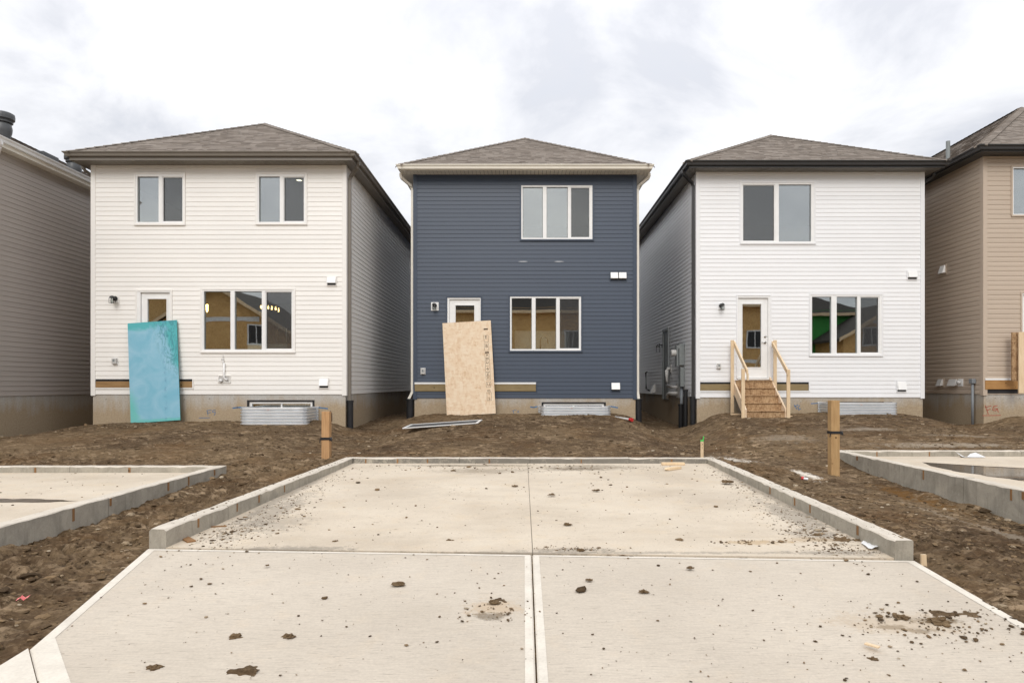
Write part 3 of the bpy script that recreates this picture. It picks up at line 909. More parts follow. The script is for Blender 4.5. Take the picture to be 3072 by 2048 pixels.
apron_panel([(-3.28, jy(-3.28) - .024), (0.058 - gap / 2, jy(0.058) - .024), (0.063 - gap / 2, 2.2), (-1.75, 2.2), (-2.42, 3.42), (-2.88, 3.97)],
            'left broom finished panel of the concrete driveway apron with a clipped corner', [0.04, 0.056, 0.09, 0.13, 0.13, 0.075])
apron_panel([(0.058 + gap / 2, jy(0.058) - .024), (3.20, jy(3.2) - .024), (3.12, 2.2), (0.063 + gap / 2, 2.2)],
            'right broom finished panel of the concrete driveway apron spotted with dried mud', [0.04, 0.078, 0.09, 0.056])
slab('lane_slab', [(-2.884, 3.962), (-2.428, 3.42), (-1.76, 2.2), (-2.87, 2.2)], lambda x, y: zap(x, y) + 0.004, 0.12, 'edge', label='corner of the concrete lane beside the clipped driveway apron')
MB().box(-30, 30, -7.0, 1.6, -0.24, -0.212).build('lane', 'kerb_top')['kind'] = 'structure'

def kerb_run(parent, p, q, ins, zt0, zt1, zb, joints, inserts, outward_name):
    """one straight run of kerb from p to q; ins: unit vector to the slab side; cut into sections at joints (fractions)"""
    cuts = [0.0] + sorted(joints) + [1.0]
    L = math.hypot(q[0] - p[0], q[1] - p[1])
    u = ((q[0] - p[0]) / L, (q[1] - p[1]) / L)
    for a, b in zip(cuts[:-1], cuts[1:]):
        ga, gb = (0.003 if a > 0 else 0), (0.003 if b < 1 else 0)
        n = max(2, int((b - a) * L / 0.12))
        mb = MB()
        rows = []
        for i in range(n + 1):
            t = (a * L + ga + (b * L - gb - a * L - ga) * i / n)
            cx_, cy_ = p[0] + u[0] * t, p[1] + u[1] * t
            zt = zt0 + (zt1 - zt0) * t / L + random.uniform(-.003, .003)
            j = random.uniform(-.004, .004)
            c_ = random.choice((.006, .007, .008, .010, .012, .020))
            rows.append([(cx_ - ins[0] * j, cy_ - ins[1] * j, zb), (cx_ - ins[0] * j, cy_ - ins[1] * j, zt - c_), (cx_ + ins[0] * c_, cy_ + ins[1] * c_, zt),
                         (cx_ + ins[0] * (KW - c_), cy_ + ins[1] * (KW - c_), zt + random.uniform(-.002, .002)), (cx_ + ins[0] * KW, cy_ + ins[1] * KW, zt - c_), (cx_ + ins[0] * KW, cy_ + ins[1] * KW, zb)])
        vs = [v for r_ in rows for v in r_]
        fs, ks = [], []
        for i in range(n):
            for j in range(5):
                fs.append((i * 6 + j, i * 6 + j + 1, (i + 1) * 6 + j + 1, (i + 1) * 6 + j))
                ks.append(1 if j in (1, 2, 3) else 0)
        fs += [(0, 1, 2, 3, 4, 5), tuple(n * 6 + j for j in (5, 4, 3, 2, 1, 0))]
        ks += [0, 0]
        mb.v, mb.f, mb.k = vs, fs, ks
        o = mb.build('kerb_section', ['kerb_side', 'kerb_top'], parent)
        import bmesh
        bm = bmesh.new(); bm.from_mesh(o.data); bmesh.ops.recalc_face_normals(bm, faces=bm.faces); bm.to_mesh(o.data); bm.free()
    for t, side in inserts:
        cx_, cy_ = p[0] + u[0] * t * L, p[1] + u[1] * t * L
        zt = zt0 + (zt1 - zt0) * t
        o_ = (KW + 0.004) if side > 0 else -0.008
        w = random.uniform(.010, .018)
        a_ = (cx_ + ins[0] * o_ - u[0] * w, cy_ + ins[1] * o_ - u[1] * w)
        b_ = (cx_ + ins[0] * o_ + u[0] * w, cy_ + ins[1] * o_ + u[1] * w)
        k_ = 0.03 if side > 0 else -0.03
        lowz = zt - (0.10 if side > 0 else random.uniform(.08, .15))
        a2, b2 = (a_[0] - ins[0] * k_, a_[1] - ins[1] * k_), (b_[0] - ins[0] * k_, b_[1] - ins[1] * k_)
        MB().hexa([(*a_, lowz), (*b_, lowz), (*b2, lowz), (*a2, lowz)], [(*a_, zt - .016), (*b_, zt - .016), (*b2, zt - .016), (*a2, zt - .016)]).build('wood_insert', 'wood_insert', parent)
def unit(a, b):
    L = math.hypot(b[0] - a[0], b[1] - a[1])
    return ((b[0] - a[0]) / L, (b[1] - a[1]) / L)
kb = thing('concrete_kerb', 'low raised concrete kerb round three sides of the middle parking pad', 'kerb', (0, 8.5, 0), 'kerbs round the parking pads')
uL = unit(PAD[0], PAD[1])
kerb_run(kb, PAD[0], PAD[1], (uL[1], -uL[0]), 0.166, 0.188, -0.16, [0.20, 0.34, 0.55, 0.76, 0.93], [(0.095, 1), (0.235, 1), (0.33, 1), (0.46, 1)], 'left')
back_l = (PAD[1][0] + KW + .002, PAD[1][1])
back_r = (PAD[2][0] - KW - .002, PAD[2][1])
uB = unit(back_l, back_r)
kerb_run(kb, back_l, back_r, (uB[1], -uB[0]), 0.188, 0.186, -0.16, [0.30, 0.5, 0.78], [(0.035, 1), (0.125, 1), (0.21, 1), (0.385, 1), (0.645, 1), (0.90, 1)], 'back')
uR = unit(PAD[3], PAD[2])
kerb_run(kb, PAD[3], PAD[2], (-uR[1], uR[0]), 0.146, 0.186, -0.16, [0.11, 0.225, 0.36, 0.47, 0.62, 0.8], [(0.105, 1), (0.28, 1), (0.35, 1), (0.48, 1)], 'right')
kl = thing('concrete_kerb', 'stained concrete kerb of the pad at the lower left, its outer face above the rutted earth', 'kerb', (-4.6, 8, 0), 'kerbs round the parking pads')
kerb_run(kl, (-4.64, 4.6), (-4.64, 10.62), (-1, 0), 0.168, 0.17, -0.35, [0.19, 0.5], [(0.40, -1), (0.505, -1), (0.71, -1), (0.80, -1), (0.93, -1)], 'right')
kerb_run(kl, (-4.64 - KW - .002, 10.62), (-13.5, 10.57), (0, -1), 0.17, 0.17, -0.3, [0.25, 0.5], [(0.006, 1), (0.145, 1), (0.31, 1), (0.52, 1)], 'back')
slab('neighbouring_pad_slab', [(-4.64 - KW, 4.6), (-4.64 - KW, 10.62 - KW), (-13.5, 10.57 - KW), (-13.5, 4.6)], lambda x, y: 0.075 + 0.012 * (y - 10.4), 0.14, 'pad', label='pale concrete slab inside the kerb at the lower left')
kr = thing('concrete_kerb', 'tall grey concrete kerb of the pad holding the puddle, with a trench of earth below', 'kerb', (5.8, 9, 0), 'kerbs round the parking pads')
kerb_run(kr, (5.77, 5.0), (5.77, 12.75), (1, 0), 0.20, 0.20, -0.55, [0.515], [(0.375, -1), (0.40, -1), (0.63, -1), (0.885, -1)], 'left')
kerb_run(kr, (5.77 + KW + .002, 12.75), (14.0, 12.75), (0, -1), 0.20, 0.20, -0.3, [0.4], [(0.07, 1), (0.19, 1), (0.5, 1)], 'back')
slab('neighbouring_pad_slab', [(5.77 + KW, 5.0), (5.77 + KW, 12.75 - KW), (14.0, 12.75 - KW), (14.0, 5.0)], lambda x, y: 0.10, 0.14, 'pad', label='wet concrete slab inside the tall kerb at the right edge')
PUD = None
def puddle(pts, z, label):
    mb = MB()
    out = []
    n = len(pts)
    for i in range(n):
        a, b = pts[i], pts[(i + 1) % n]
        for t in (0, .25, .5, .75):
            p = lerp(a, b, t)
            out.append((p[0] + random.uniform(-.05, .05), p[1] + random.uniform(-.03, .03), z))
    c = np.mean(np.array(out), 0)
    mb.add([tuple(c)] + out, [(0, 1 + i, 1 + (i + 1) % len(out)) for i in range(len(out))])
    return tag(mb.build('puddle', 'water'), label, kind='structure')
puddle([(6.73, 11.6), (7.3, 11.1), (8.0, 10.85), (10.5, 10.8), (12.5, 10.8), (12.5, 8.0), (7.3, 8.3), (6.85, 9.4), (6.6, 10.3), (6.6, 10.9)], 0.104, 'shallow brown puddle on the right pad mirroring the tan house')
puddle([tuple(at(x, y, .05))[:2] for x, y in ((-30, 1496), (110, 1497), (236, 1503), (110, 1505), (-30, 1507))], 0.054, 'thin streak of water on the pad at the lower left')

# ------------------------------------------------------------------ house kit
def plank_section(c, dutch):
    if dutch:
        return [(c, -.002), (c * .74, -.006), (c * .66, -.014), (.003, -.014), (0, -.011), (0, -.001)]
    return [(c, -.002), (.004, -.0125), (0, -.010), (0, -.001)]
def plank_mesh(name, sec, mat):
    vs, fs = [], []
    for x in (0, 1):
        vs += [(x, y, z) for z, y in sec]
    n = len(sec)
    for i in range(n - 1):
        fs.append((i, i + 1, n + i + 1, n + i))
    me = bpy.data.meshes.new(name)
    me.from_pydata(vs, [], fs)
    me.materials.append(M[mat])
    me.update()
    return me
def clip_section(sec, za, zb):
    def yat(z):
        for (z1, y1), (z0, y0) in zip(sec[:-1], sec[1:]):
            if z0 <= z <= z1 and z1 > z0:
                return y0 + (y1 - y0) * (z - z0) / (z1 - z0)
        return sec[-2][1]
    pts = [(zb, yat(zb))] + [p for p in sec[:-1] if za < p[0] < zb]
    pts += [(za, yat(max(za, 1e-6))), (za, -.001)]
    return [(z - za, y) for z, y in pts]
def wall_with_holes(mb, X0, X1, Z0, Z1, Y, holes, k=0, t=0.12):
    gx = sorted({X0, X1, *[v for h in holes for v in h[:2]]})
    gzs = sorted({Z0, Z1, *[v for h in holes for v in h[2:]]})
    gx = [v for v in gx if X0 <= v <= X1]
    gzs = [v for v in gzs if Z0 <= v <= Z1]
    for a, b in zip(gx[:-1], gx[1:]):
        for c, d in zip(gzs[:-1], gzs[1:]):
            mx, mz = (a + b) / 2, (c + d) / 2
            if any(h[0] < mx < h[1] and h[2] < mz < h[3] for h in holes):
                continue
            mb.quad((a, Y, c), (b, Y, c), (b, Y, d), (a, Y, d), k)
            mb.quad((a, Y + t, c), (a, Y + t, d), (b, Y + t, d), (b, Y + t, c), k)
    for x0, x1, z0, z1 in holes:
        mb.quad((x0, Y, z0), (x0, Y, z1), (x0, Y + t, z1), (x0, Y + t, z0), k)
        mb.quad((x1, Y, z0), (x1, Y + t, z0), (x1, Y + t, z1), (x1, Y, z1), k)
        mb.quad((x0, Y, z1), (x1, Y, z1), (x1, Y + t, z1), (x0, Y + t, z1), k)
        mb.quad((x0, Y, z0), (x0, Y + t, z0), (x1, Y + t, z0), (x1, Y, z0), k)
def siding_front(house, wall, X0, X1, zs, zt, Y, c, sec, mat, openings):
    me = plank_mesh('siding_plank', sec, mat)
    xa, xb = X0 + 0.085, X1 - 0.085
    n = int(math.ceil((zt - zs) / c))
    for r_ in range(n):
        z0, z1 = zs + r_ * c, min(zs + (r_ + 1) * c, zt)
        br = sorted({xa, xb, *[min(max(v, xa), xb) for o in openings if o[2] < z1 and o[3] > z0 for v in o[:2]]})
        segs = []
        for a, b in zip(br[:-1], br[1:]):
            if b - a < 0.004:
                continue
            m_ = (a + b) / 2
            free = [(z0, z1)]
            for o in openings:
                if o[0] < m_ < o[1]:
                    nf = []
                    for f0, f1 in free:
                        if o[2] > f0: nf.append((f0, min(f1, o[2])))
                        if o[3] < f1: nf.append((max(f0, o[3]), f1))
                    free = [(p, q) for p, q in nf if q - p > 0.006]
            key = tuple((round(p, 4), round(q, 4)) for p, q in free)
            if segs and segs[-1][2] == key and abs(segs[-1][1] - a) < 1e-6:
                segs[-1][1] = b
            else:
                segs.append([a, b, key])
        for a, b, key in segs:
            for p, q in key:
                if q - p > c - 0.004:
                    share('siding_plank', me, wall, (a, Y, p), b - a)
                else:
                    share('siding_plank', plank_mesh('siding_plank', clip_section(sec, p - z0, q - z0), mat), wall, (a, Y, p), b - a)
def siding_side(wall, X, Ya, Yb, zs, zt, c, sec, mat, right):
    me = plank_mesh('siding_plank', sec, mat)
    n = int(math.ceil((zt - zs) / c))
    for r_ in range(n):
        z0 = zs + r_ * c
        m_ = me
        if z0 + c > zt + 0.002:
            m_ = plank_mesh('siding_plank', clip_section(sec, 0, zt - z0), mat)
        share('siding_plank', m_, wall, (X, Ya if right else Yb, z0), Yb - Ya, R(90) if right else R(-90))
def ring(mb, x0, x1, y0, y1, prof, k=0, close=False):
    """sweeps a profile (outward offset, z) along left, front and right eaves with mitred corners"""
    rows = []
    for o, z in prof:
        rows.append([(x0 - o, y1, z), (x0 - o, y0 - o, z), (x1 + o, y0 - o, z), (x1 + o, y1, z)])
    n = len(prof)
    for i in range(n if close else n - 1):
        a, b = rows[i], rows[(i + 1) % n]
        for j in range(3):
            mb.quad(a[j], a[j + 1], b[j + 1], b[j], k)
def shingles(mb, A, B, Ct, D, exposure=0.145):
    """asphalt tabs over the slope A-B (eave) to D-Ct (top): every tab its own raised piece"""
    A, B, Ct, D = map(Vector, (A, B, Ct, D))
    u = (B - A).normalized()
    nrm = u.cross(((D + Ct) / 2 - (A + B) / 2)).normalized()
    if nrm.z < 0: nrm = -nrm
    up = nrm.cross(u)
    if up.z < 0: up = -up
    Lh = (D - A).dot(up)
    lD, rC = (D - A).dot(u), (Ct - A).dot(u)
    Wd = (B - A).length
    rows = int(Lh / exposure)
    for r_ in range(rows + 1):
        t0, t1 = r_ * exposure, min((r_ + 1) * exposure, Lh)
        if t1 - t0 < 0.02: continue
        l = lambda t: lD * t / Lh
        rr = lambda t: Wd + (rC - Wd) * t / Lh
        s = l(t0) - random.uniform(0, .2)
        while s < rr(t0):
            w = random.choice((.10, .14, .17, .22, .28))
            a0, b0 = max(s, l(t0)), min(s + w, rr(t0))
            a1, b1 = min(max(s, l(t1)), rr(t1)), max(min(s + w, rr(t1)), l(t1))
            s += w
            if b0 - a0 < 0.01: continue
            h = 0.005 + random.choice((.004, .011))
            P = lambda q, t, e: A + u * q + up * t + nrm * e
            vs = [P(a0, t0, h), P(b0, t0, h), P(b1, t1 + .01, .003), P(a1, t1 + .01, .003), P(a0, t0, -.004), P(b0, t0, -.004)]
            mb.add(vs, [(0, 1, 2, 3), (4, 5, 1, 0)])
def hip_caps(mb, A, B, w=0.15, step=0.2):
    A, B = Vector(A), Vector(B)
    L = (B - A).length
    u = (B - A).normalized()
    side = u.cross(Vector((0, 0, 1))).normalized()
    n = int(L / step)
    for i in range(n):
        p, q = A + u * i * L / n, A + u * ((i + 1) * L / n + .03)
        for s_ in (-1, 1):
            d0 = side * s_ * w - Vector((0, 0, 0.36 * w))
            e0, e1 = Vector((0, 0, .028)), Vector((0, 0, .012))
            mb.add([p + e0, p + d0 + e0, q + d0 + e1, q + e1, p + d0 - e1, p], [(0, 1, 2, 3), (5, 4, 1, 0)])

def window(house, k, outer, panes, Y, trimmat, screens=(), rect=None):
    """white vinyl window: outer trim rectangle and pane rectangles as measured"""
    X0, X1, Z0, Z1 = rect or rc(k, *outer, Y)
    P = [rc(k, *p, Y) for p in panes]
    tw = 0.042
    x0, x1, z0, z1 = X0 + tw, X1 - tw, Z0 + tw, Z1 - tw
    zb, zt_ = min(p[2] for p in P), max(p[3] for p in P)
    mb = MB()
    f0, f1 = Y - 0.022, Y + 0.07
    mb.box(x0, x1, f0, f1, zt_, z1)
    mb.box(x0, x1, f0, f1, z0, zb)
    xs_ = [x0] + [v for p in P for v in p[:2]] + [x1]
    for i in range(0, len(xs_), 2):
        mb.box(xs_[i], xs_[i + 1], f0, f1, zb, zt_)
    wdw = mb.build('window', 'trim_white', house)
    mb = MB()
    t0 = Y - 0.034
    mb.box(X0, X1, t0, Y, z1, Z1)
    mb.box(X0, X1, t0 - .012, Y, Z0, z0)
    mb.box(X0, x0, t0, Y, z0, z1)
    mb.box(x1, X1, t0, Y, z0, z1)
    mb.build('window_trim', trimmat, wdw)
    for i, p in enumerate(P):
        MB().box(p[0] - .004, p[1] + .004, Y + .032, Y + .038, zb - .004, zt_ + .004).build('pane', 'glass', wdw)
        bead = MB()
        b_ = 0.012
        bead.box(p[0], p[1], Y + .012, Y + .03, zt_ - b_, zt_)
        bead.box(p[0], p[1], Y + .012, Y + .03, zb, zb + b_)
        bead.box(p[0], p[0] + b_, Y + .012, Y + .03, zb + b_, zt_ - b_)
        bead.box(p[1] - b_, p[1], Y + .012, Y + .03, zb + b_, zt_ - b_)
        bead.build('glazing_bead', 'grey_metal', wdw)
        if i in screens:
            sf = MB()
            w_ = 0.022
            sf.box(p[0], p[1], Y - .004, Y + .010, zt_ - w_, zt_)
            sf.box(p[0], p[1], Y - .004, Y + .010, zb, zb + w_)
            sf.box(p[0], p[0] + w_, Y - .004, Y + .010, zb + w_, zt_ - w_)
            sf.box(p[1] - w_, p[1], Y - .004, Y + .010, zb + w_, zt_ - w_)
            sf.build('screen_frame', 'trim_white', wdw)
            sc_ = MB()
            sc_.quad((p[0] + w_, Y + .004, zb + w_), (p[1] - w_, Y + .004, zb + w_), (p[1] - w_, Y + .004, zt_ - w_), (p[0] + w_, Y + .004, zt_ - w_))
            sc_.build('insect_screen', 'screen', wdw)
    return (X0, X1, Z0, Z1), (x0, x1, z0, z1)

def door(house, outer, slab_, glass, Y, trimmat, hinge_left=True):
    X0, X1, Z0, Z1 = outer
    tw = 0.035
    mb = MB()
    mb.box(X0, X1, Y - .034, Y, Z1 - tw, Z1)
    mb.box(X0, X0 + tw, Y - .034, Y, Z0, Z1 - tw)
    mb.box(X1 - tw, X1, Y - .034, Y, Z0, Z1 - tw)
    jm = MB()
    x0, x1, z1 = X0 + tw, X1 - tw, Z1 - tw
    sx0, sx1, sz1 = slab_
    jm.box(x0, sx0, Y - .02, Y + .1, Z0, sz1)
    jm.box(sx1, x1, Y - .02, Y + .1, Z0, sz1)
    jm.box(x0, x1, Y - .02, Y + .1, sz1, z1)
    jm.box(x0, x1, Y - .05, Y + .1, Z0 - .03, Z0)
    gx0, gx1, gz0, gz1 = glass
    dm = MB()
    a, b = Y + .03, Y + .074
    dm.box(sx0 + .003, gx0, a, b, Z0 + .01, sz1 - .004)
    dm.box(gx1, sx1 - .003, a, b, Z0 + .01, sz1 - .004)
    dm.box(gx0, gx1, a, b, gz1, sz1 - .004)
    dm.box(gx0, gx1, a, b, Z0 + .01, gz0)
    d_ = dm.build('door', 'trim_white', house)
    mb.build('door_trim', trimmat, d_)
    jm.build('door_frame', 'trim_white', d_)
    ml = MB()
    w_ = 0.028
    ml.box(gx0 - w_, gx1 + w_, a - .014, a - .0005, gz1, gz1 + w_)
    ml.box(gx0 - w_, gx1 + w_, a - .014, a - .0005, gz0 - w_, gz0)
    ml.box(gx0 - w_, gx0, a - .014, a - .0005, gz0, gz1)
    ml.box(gx1, gx1 + w_, a - .014, a - .0005, gz0, gz1)
    ml.build('glazing_surround', 'trim_white', d_)
    MB().box(gx0, gx1, a + .018, a + .024, gz0, gz1).build('pane', 'glass', d_)
    hx = sx1 - .07
    for z, nm in ((Z0 + 1.13, 'deadbolt'), (Z0 + .97, 'handle')):
        m_ = MB()
        m_.tube([(hx, a - .002, z), (hx, a - .018, z)], .034, 14)
        if nm == 'handle':
            m_.tube([(hx, a - .018, z), (hx, a - .055, z)], .014, 10)
            m_.tube([(hx, a - .052, z), (hx - .10, a - .050, z)], .011, 8)
        m_.build(nm, 'chrome', d_, smooth=True)
    return outer

def build_house(spec):
    X0, X1, Y, D = spec['X0'], spec['X1'], spec['Y'], spec.get('D', 12.5)
    zs, zt, c = spec['zs'], spec['zt'], spec['c']
    sid, tr = spec['siding'], spec.get('trim', spec['siding'])
    fas, sof, gut = spec['fascia'], spec['soffit'], spec['gutter']
    Yb = Y + D
    root = thing('house', spec['label'], 'house', ((X0 + X1) / 2, Y, 0.3), 'newly built houses in a row')
    sec = plank_section(c, spec.get('dutch', False))
    holes, opens = [], []
    for k, outer, panes, scr in spec.get('windows', []):
        o, h = window(root, k, outer, panes, Y, tr, scr)
        opens.append(o); holes.append(h)
    if 'door' in spec:
        o = door(root, *spec['door'], Y, tr)
        opens.append(o)
        holes.append((o[0] + .036, o[1] - .036, o[2] - .03, o[3] - .036))
    if 'ledger' in spec:
        L = spec['ledger']
        opens.append((L[0], L[1], L[2], L[3]))
        box_part('ledger_recess', 'membrane', root, L[0] + .002, L[1] - .002, Y - .004, Y - .0015, L[2] + .002, L[3] - .002)
        lh = L[3] - L[2]
        prot = spec.get('ledger_out', 0.010)
        cut = spec.get('ledger_top', 0.055)
        box_part('ledger_board', spec.get('ledger_mat', 'ledger'), root, max(L[0], X0 - .004) + .004, L[1] - .006, Y - .004 - prot, Y - .004, L[2] + spec.get('ledger_low', 0.004), L[3] - cut, bevel=.004)
        if spec.get('flashing'):
            box_part('flashing', 'trim_white', root, max(L[0], X0) + .002, L[1] - .002, Y - .012 - prot, Y - .004, L[3] - cut, L[3] - cut + .05)
        fr = MB()
        fr.box(L[1], L[1] + .03, Y - .026, Y, L[2] - .03, L[3] + .012)
        if spec.get('ledger_frame', True):
            fr.box(max(L[0], X0 + .085), L[1], Y - .024, Y, L[2] - .03, L[2])
        fr.build('ledger_trim', tr, root)
    # walls
    mb = MB()
    wall_with_holes(mb, X0, X1, zs, zt, Y, holes)
    for X_ in (X0, X1):
        mb.quad((X_, Y, zs), (X_, Y + .12, zs), (X_, Y + .12, zt), (X_, Y, zt))
    mb.quad((X0, Y, zs), (X1, Y, zs), (X1, Y + .12, zs), (X0, Y + .12, zs))
    wall = mb.build('front_wall', sid, root)
    siding_front(root, wall, X0, X1, zs, zt, Y, c, sec, sid, opens)
    for s_, X in ((0, X0), (1, X1)):
        w_ = MB()
        if s_: w_.box(X - .12, X, Y + .122, Yb, zs, zt)
        else: w_.box(X, X + .12, Y + .122, Yb, zs, zt)
        sw = w_.build('side_wall', sid, root)
        siding_side(sw, X, Y + .09, Yb, zs, zt, c, sec, sid, bool(s_))
    box_part('back_wall', sid, root, X0 + .121, X1 - .121, Yb - .12, Yb, zs, zt)
    for s_, X in ((-1, X0), (1, X1)):
        ct = MB()
        xa, xb = (X - .022, X + .085) if s_ < 0 else (X - .085, X + .022)
        ct.box(xa, xb, Y - .024, Y - .0005, zs - .03, zt - .001)
        if s_ < 0: ct.box(X - .022, X - .0005, Y - .0005, Y + .09, zs - .03, zt - .001)
        else: ct.box(X + .0005, X + .022, Y - .0005, Y + .09, zs - .03, zt - .001)
        ct.build('corner_trim', tr, root)
    # foundation
    fm = MB()
    bw = spec.get('basement')
    fh = []
    Yf = Y + .012
    if bw:
        bx0, bx1, bz1 = bw
        fh = [(bx0, bx1, bz1 - .62, bz1)]
    wall_with_holes(fm, X0 + .012, X1 - .012, -.4, zs + .004, Yf, fh, t=.2)
    fm.box(X0 + .012, X0 + .21, Yf + .2, Yb, -.4, zs + .004)
    fm.box(X1 - .21, X1 - .012, Yf + .2, Yb, -.4, zs + .004)
    for X_ in (X0 + .012, X1 - .012):
        fm.quad((X_, Yf, -.4), (X_, Yf + .2, -.4), (X_, Yf + .2, zs + .004), (X_, Yf, zs + .004))
    fnd = fm.build('foundation', 'foundation', root)
    if bw:
        sm_ = MB()
        sm_.box(bx0 - .05, bx1 + .05, Yf - .006, Yf - .001, bz1, bz1 + .035)
        sm_.box(bx0 - .05, bx0, Yf - .006, Yf - .001, bz1 - .62, bz1)
        sm_.box(bx1, bx1 + .05, Yf - .006, Yf - .001, bz1 - .62, bz1)
        sm_.build('window_seal', 'membrane', root)
        b_ = MB()
        fw = .055
        b_.box(bx0, bx1, Yf + .03, Yf + .11, bz1 - fw, bz1 - .004)
        b_.box(bx0, bx0 + fw, Yf + .03, Yf + .11, bz1 - .6, bz1 - fw)
        b_.box(bx1 - fw, bx1, Yf + .03, Yf + .11, bz1 - .6, bz1 - fw)
        b_.box(bx0 + fw, bx1 - fw, Yf + .03, Yf + .11, bz1 - .6, bz1 - .55)
        xm = (bx0 + bx1) / 2
        b_.box(xm - .02, xm + .02, Yf + .05, Yf + .10, bz1 - .55, bz1 - fw)
        bwin = b_.build('basement_window', 'trim_white', root)
        for a, q in ((bx0 + fw, xm - .02), (xm + .02, bx1 - fw)):
            MB().box(a, q, Yf + .07, Yf + .076, bz1 - .55, bz1 - fw).build('pane', 'glass', bwin)
    # form tie marks in the foundation
    for i in range(int((X1 - X0) / .62)):
        tx = X0 + .33 + i * .62 + random.uniform(-.03, .03)
        if bw and bx0 - .1 < tx < bx1 + .1: continue
        tz = zs - .10 + random.uniform(-.015, .01)
        if 'board_gap' in spec and spec['board_gap'][0] < tx < spec['board_gap'][1]: continue
        t_ = MB()
        t_.tube([(tx, Yf + .004, tz), (tx, Yf - .012, tz - .004)], [.022, .012], 7)
        t_.build('form_tie', 'kerb_side', fnd)
    # eaves
    f, s_ = spec.get('f', .43), spec.get('s', .26)
    ex0, ex1, ey0 = X0 - s_, X1 + s_, Y - f
    zg, gh = spec['zg'], spec['gh']
    eave = MB()
    ring(eave, ex0, ex1, ey0, Yb + f, [(0, zt - .012), (0, zg - .012), (-.02, zg - .012), (-.02, zt - .012)], close=True)
    eave.build('fascia', fas, root)
    gt = MB()
    gp_ = [(0.002, zg - .004), (0.002, zg - gh), (.062, zg - gh), (.070, zg - gh + .012), (.080, zg - gh * .48), (.112, zg - gh * .2), (.116, zg), (.104, zg), (.100, zg - .012), (.068, zg - gh * .5), (.055, zg - gh + .01), (.006, zg - gh + .01)]
    ring(gt, ex0, ex1, ey0, Yb + f, gp_)
    gt.build('gutter', gut, root)
    sb = MB()
    sb.box(ex0 + .001, ex1 - .001, ey0 + .001, Y - .001, zt + .012, zt + .016)
    sb.box(ex0 + .001, X0 - .001, Y, Yb + f, zt + .012, zt + .016)
    sb.box(X1 + .001, ex1 - .001, Y, Yb + f, zt + .012, zt + .016)
    soff = sb.build('soffit', 'membrane', root)
    bw_ = .106
    n = int((ex1 - ex0 - .002) / bw_)
    bw_ = (ex1 - ex0 - .002) / n
    me = bpy.data.meshes.new('soffit_board')
    t_ = MB().box(.004, bw_ - .004, ey0 + .002 - (Y - f), f - .002, 0, .011)
    me.from_pydata(t_.v, [], t_.f); me.materials.append(M[sof]); me.update()
    for i in range(n):
        share('soffit_board', me, soff, (ex0 + .001 + i * bw_, ey0, zt))
    sd = MB()
    for x0_, x1_ in ((ex0 + .002, X0 - .002), (X1 + .002, ex1 - .002)):
        y = Y
        while y < Yb:
            sd.box(x0_, x1_, y + .004, y + .102, zt, zt + .011)
            y += .106
    so = sd.build('side_soffit_boards', sof, root)
    so['kind'] = 'stuff'
    # roof
    rx0, rx1, ry0, ry1 = ex0 - .05, ex1 + .05, ey0 - .05, Yb + f + .05
    w = (rx1 - rx0) / 2
    xr = (rx0 + rx1) / 2
    rise = spec['rise']
    ze = zg + .006
    zr = ze + rise
    ya, yb = ry0 + w, ry1 - w
    A, B, Cc, Dd = (rx0, ry0, ze), (rx1, ry0, ze), (rx1, ry1, ze), (rx0, ry1, ze)
    P, Q = (xr, ya, zr), (xr, yb, zr)
    rf = MB()
    lo = lambda p: (p[0], p[1], p[2] - .03)
    rf.add([lo(A), lo(B), lo(P)], [(0, 1, 2)])
    rf.add([lo(B), lo(Cc), lo(Q), lo(P)], [(0, 1, 2, 3)])
    rf.add([lo(Cc), lo(Dd), lo(Q)], [(0, 1, 2)])
    rf.add([lo(Dd), lo(A), lo(P), lo(Q)], [(0, 1, 2, 3)])
    roof = rf.build('roof', spec.get('roofmat', 'shingle'), root)
    sh = MB()
    shingles(sh, A, B, P, P)
    shingles(sh, B, Cc, Q, P)
    shingles(sh, Dd, A, P, Q) if False else shingles(sh, (rx0, ry1, ze), (rx0, ry0, ze), P, Q)
    o = sh.build('shingles', spec.get('roofmat', 'shingle'), roof)
    o['kind'] = 'stuff'
    hc = MB()
    hip_caps(hc, A, P); hip_caps(hc, B, P); hip_caps(hc, P, Q)
    o = hc.build('hip_cap_shingles', spec.get('roofmat', 'shingle'), roof)
    o['kind'] = 'stuff'
    # rooms behind the glass
    zf1, zf2 = spec.get('zf', zs + .55), spec.get('zf2', zs + 3.35)
    rm = MB()
    a, b, y0, y1 = X0 + .13, X1 - .13, Y + .14, Y + spec.get('room', 5.0)
    for z0, z1 in ((zf1, zf2 - .3), (zf2, zt - .06)):
        rm.quad((a, y0, z0), (b, y0, z0), (b, y1, z0), (a, y1, z0), 1)
        rm.quad((a, y0, z1), (a, y1, z1), (b, y1, z1), (b, y0, z1))
        rm.quad((a, y1, z0), (b, y1, z0), (b, y1, z1), (a, y1, z1))
        rm.quad((a, y0, z0), (a, y1, z0), (a, y1, z1), (a, y0, z1))
        rm.quad((b, y0, z0), (b, y0, z1), (b, y1, z1), (b, y1, z0))
    rm.build('interior', ['room_paint', 'room_floor'], root)
    spec['root'] = root
    return root
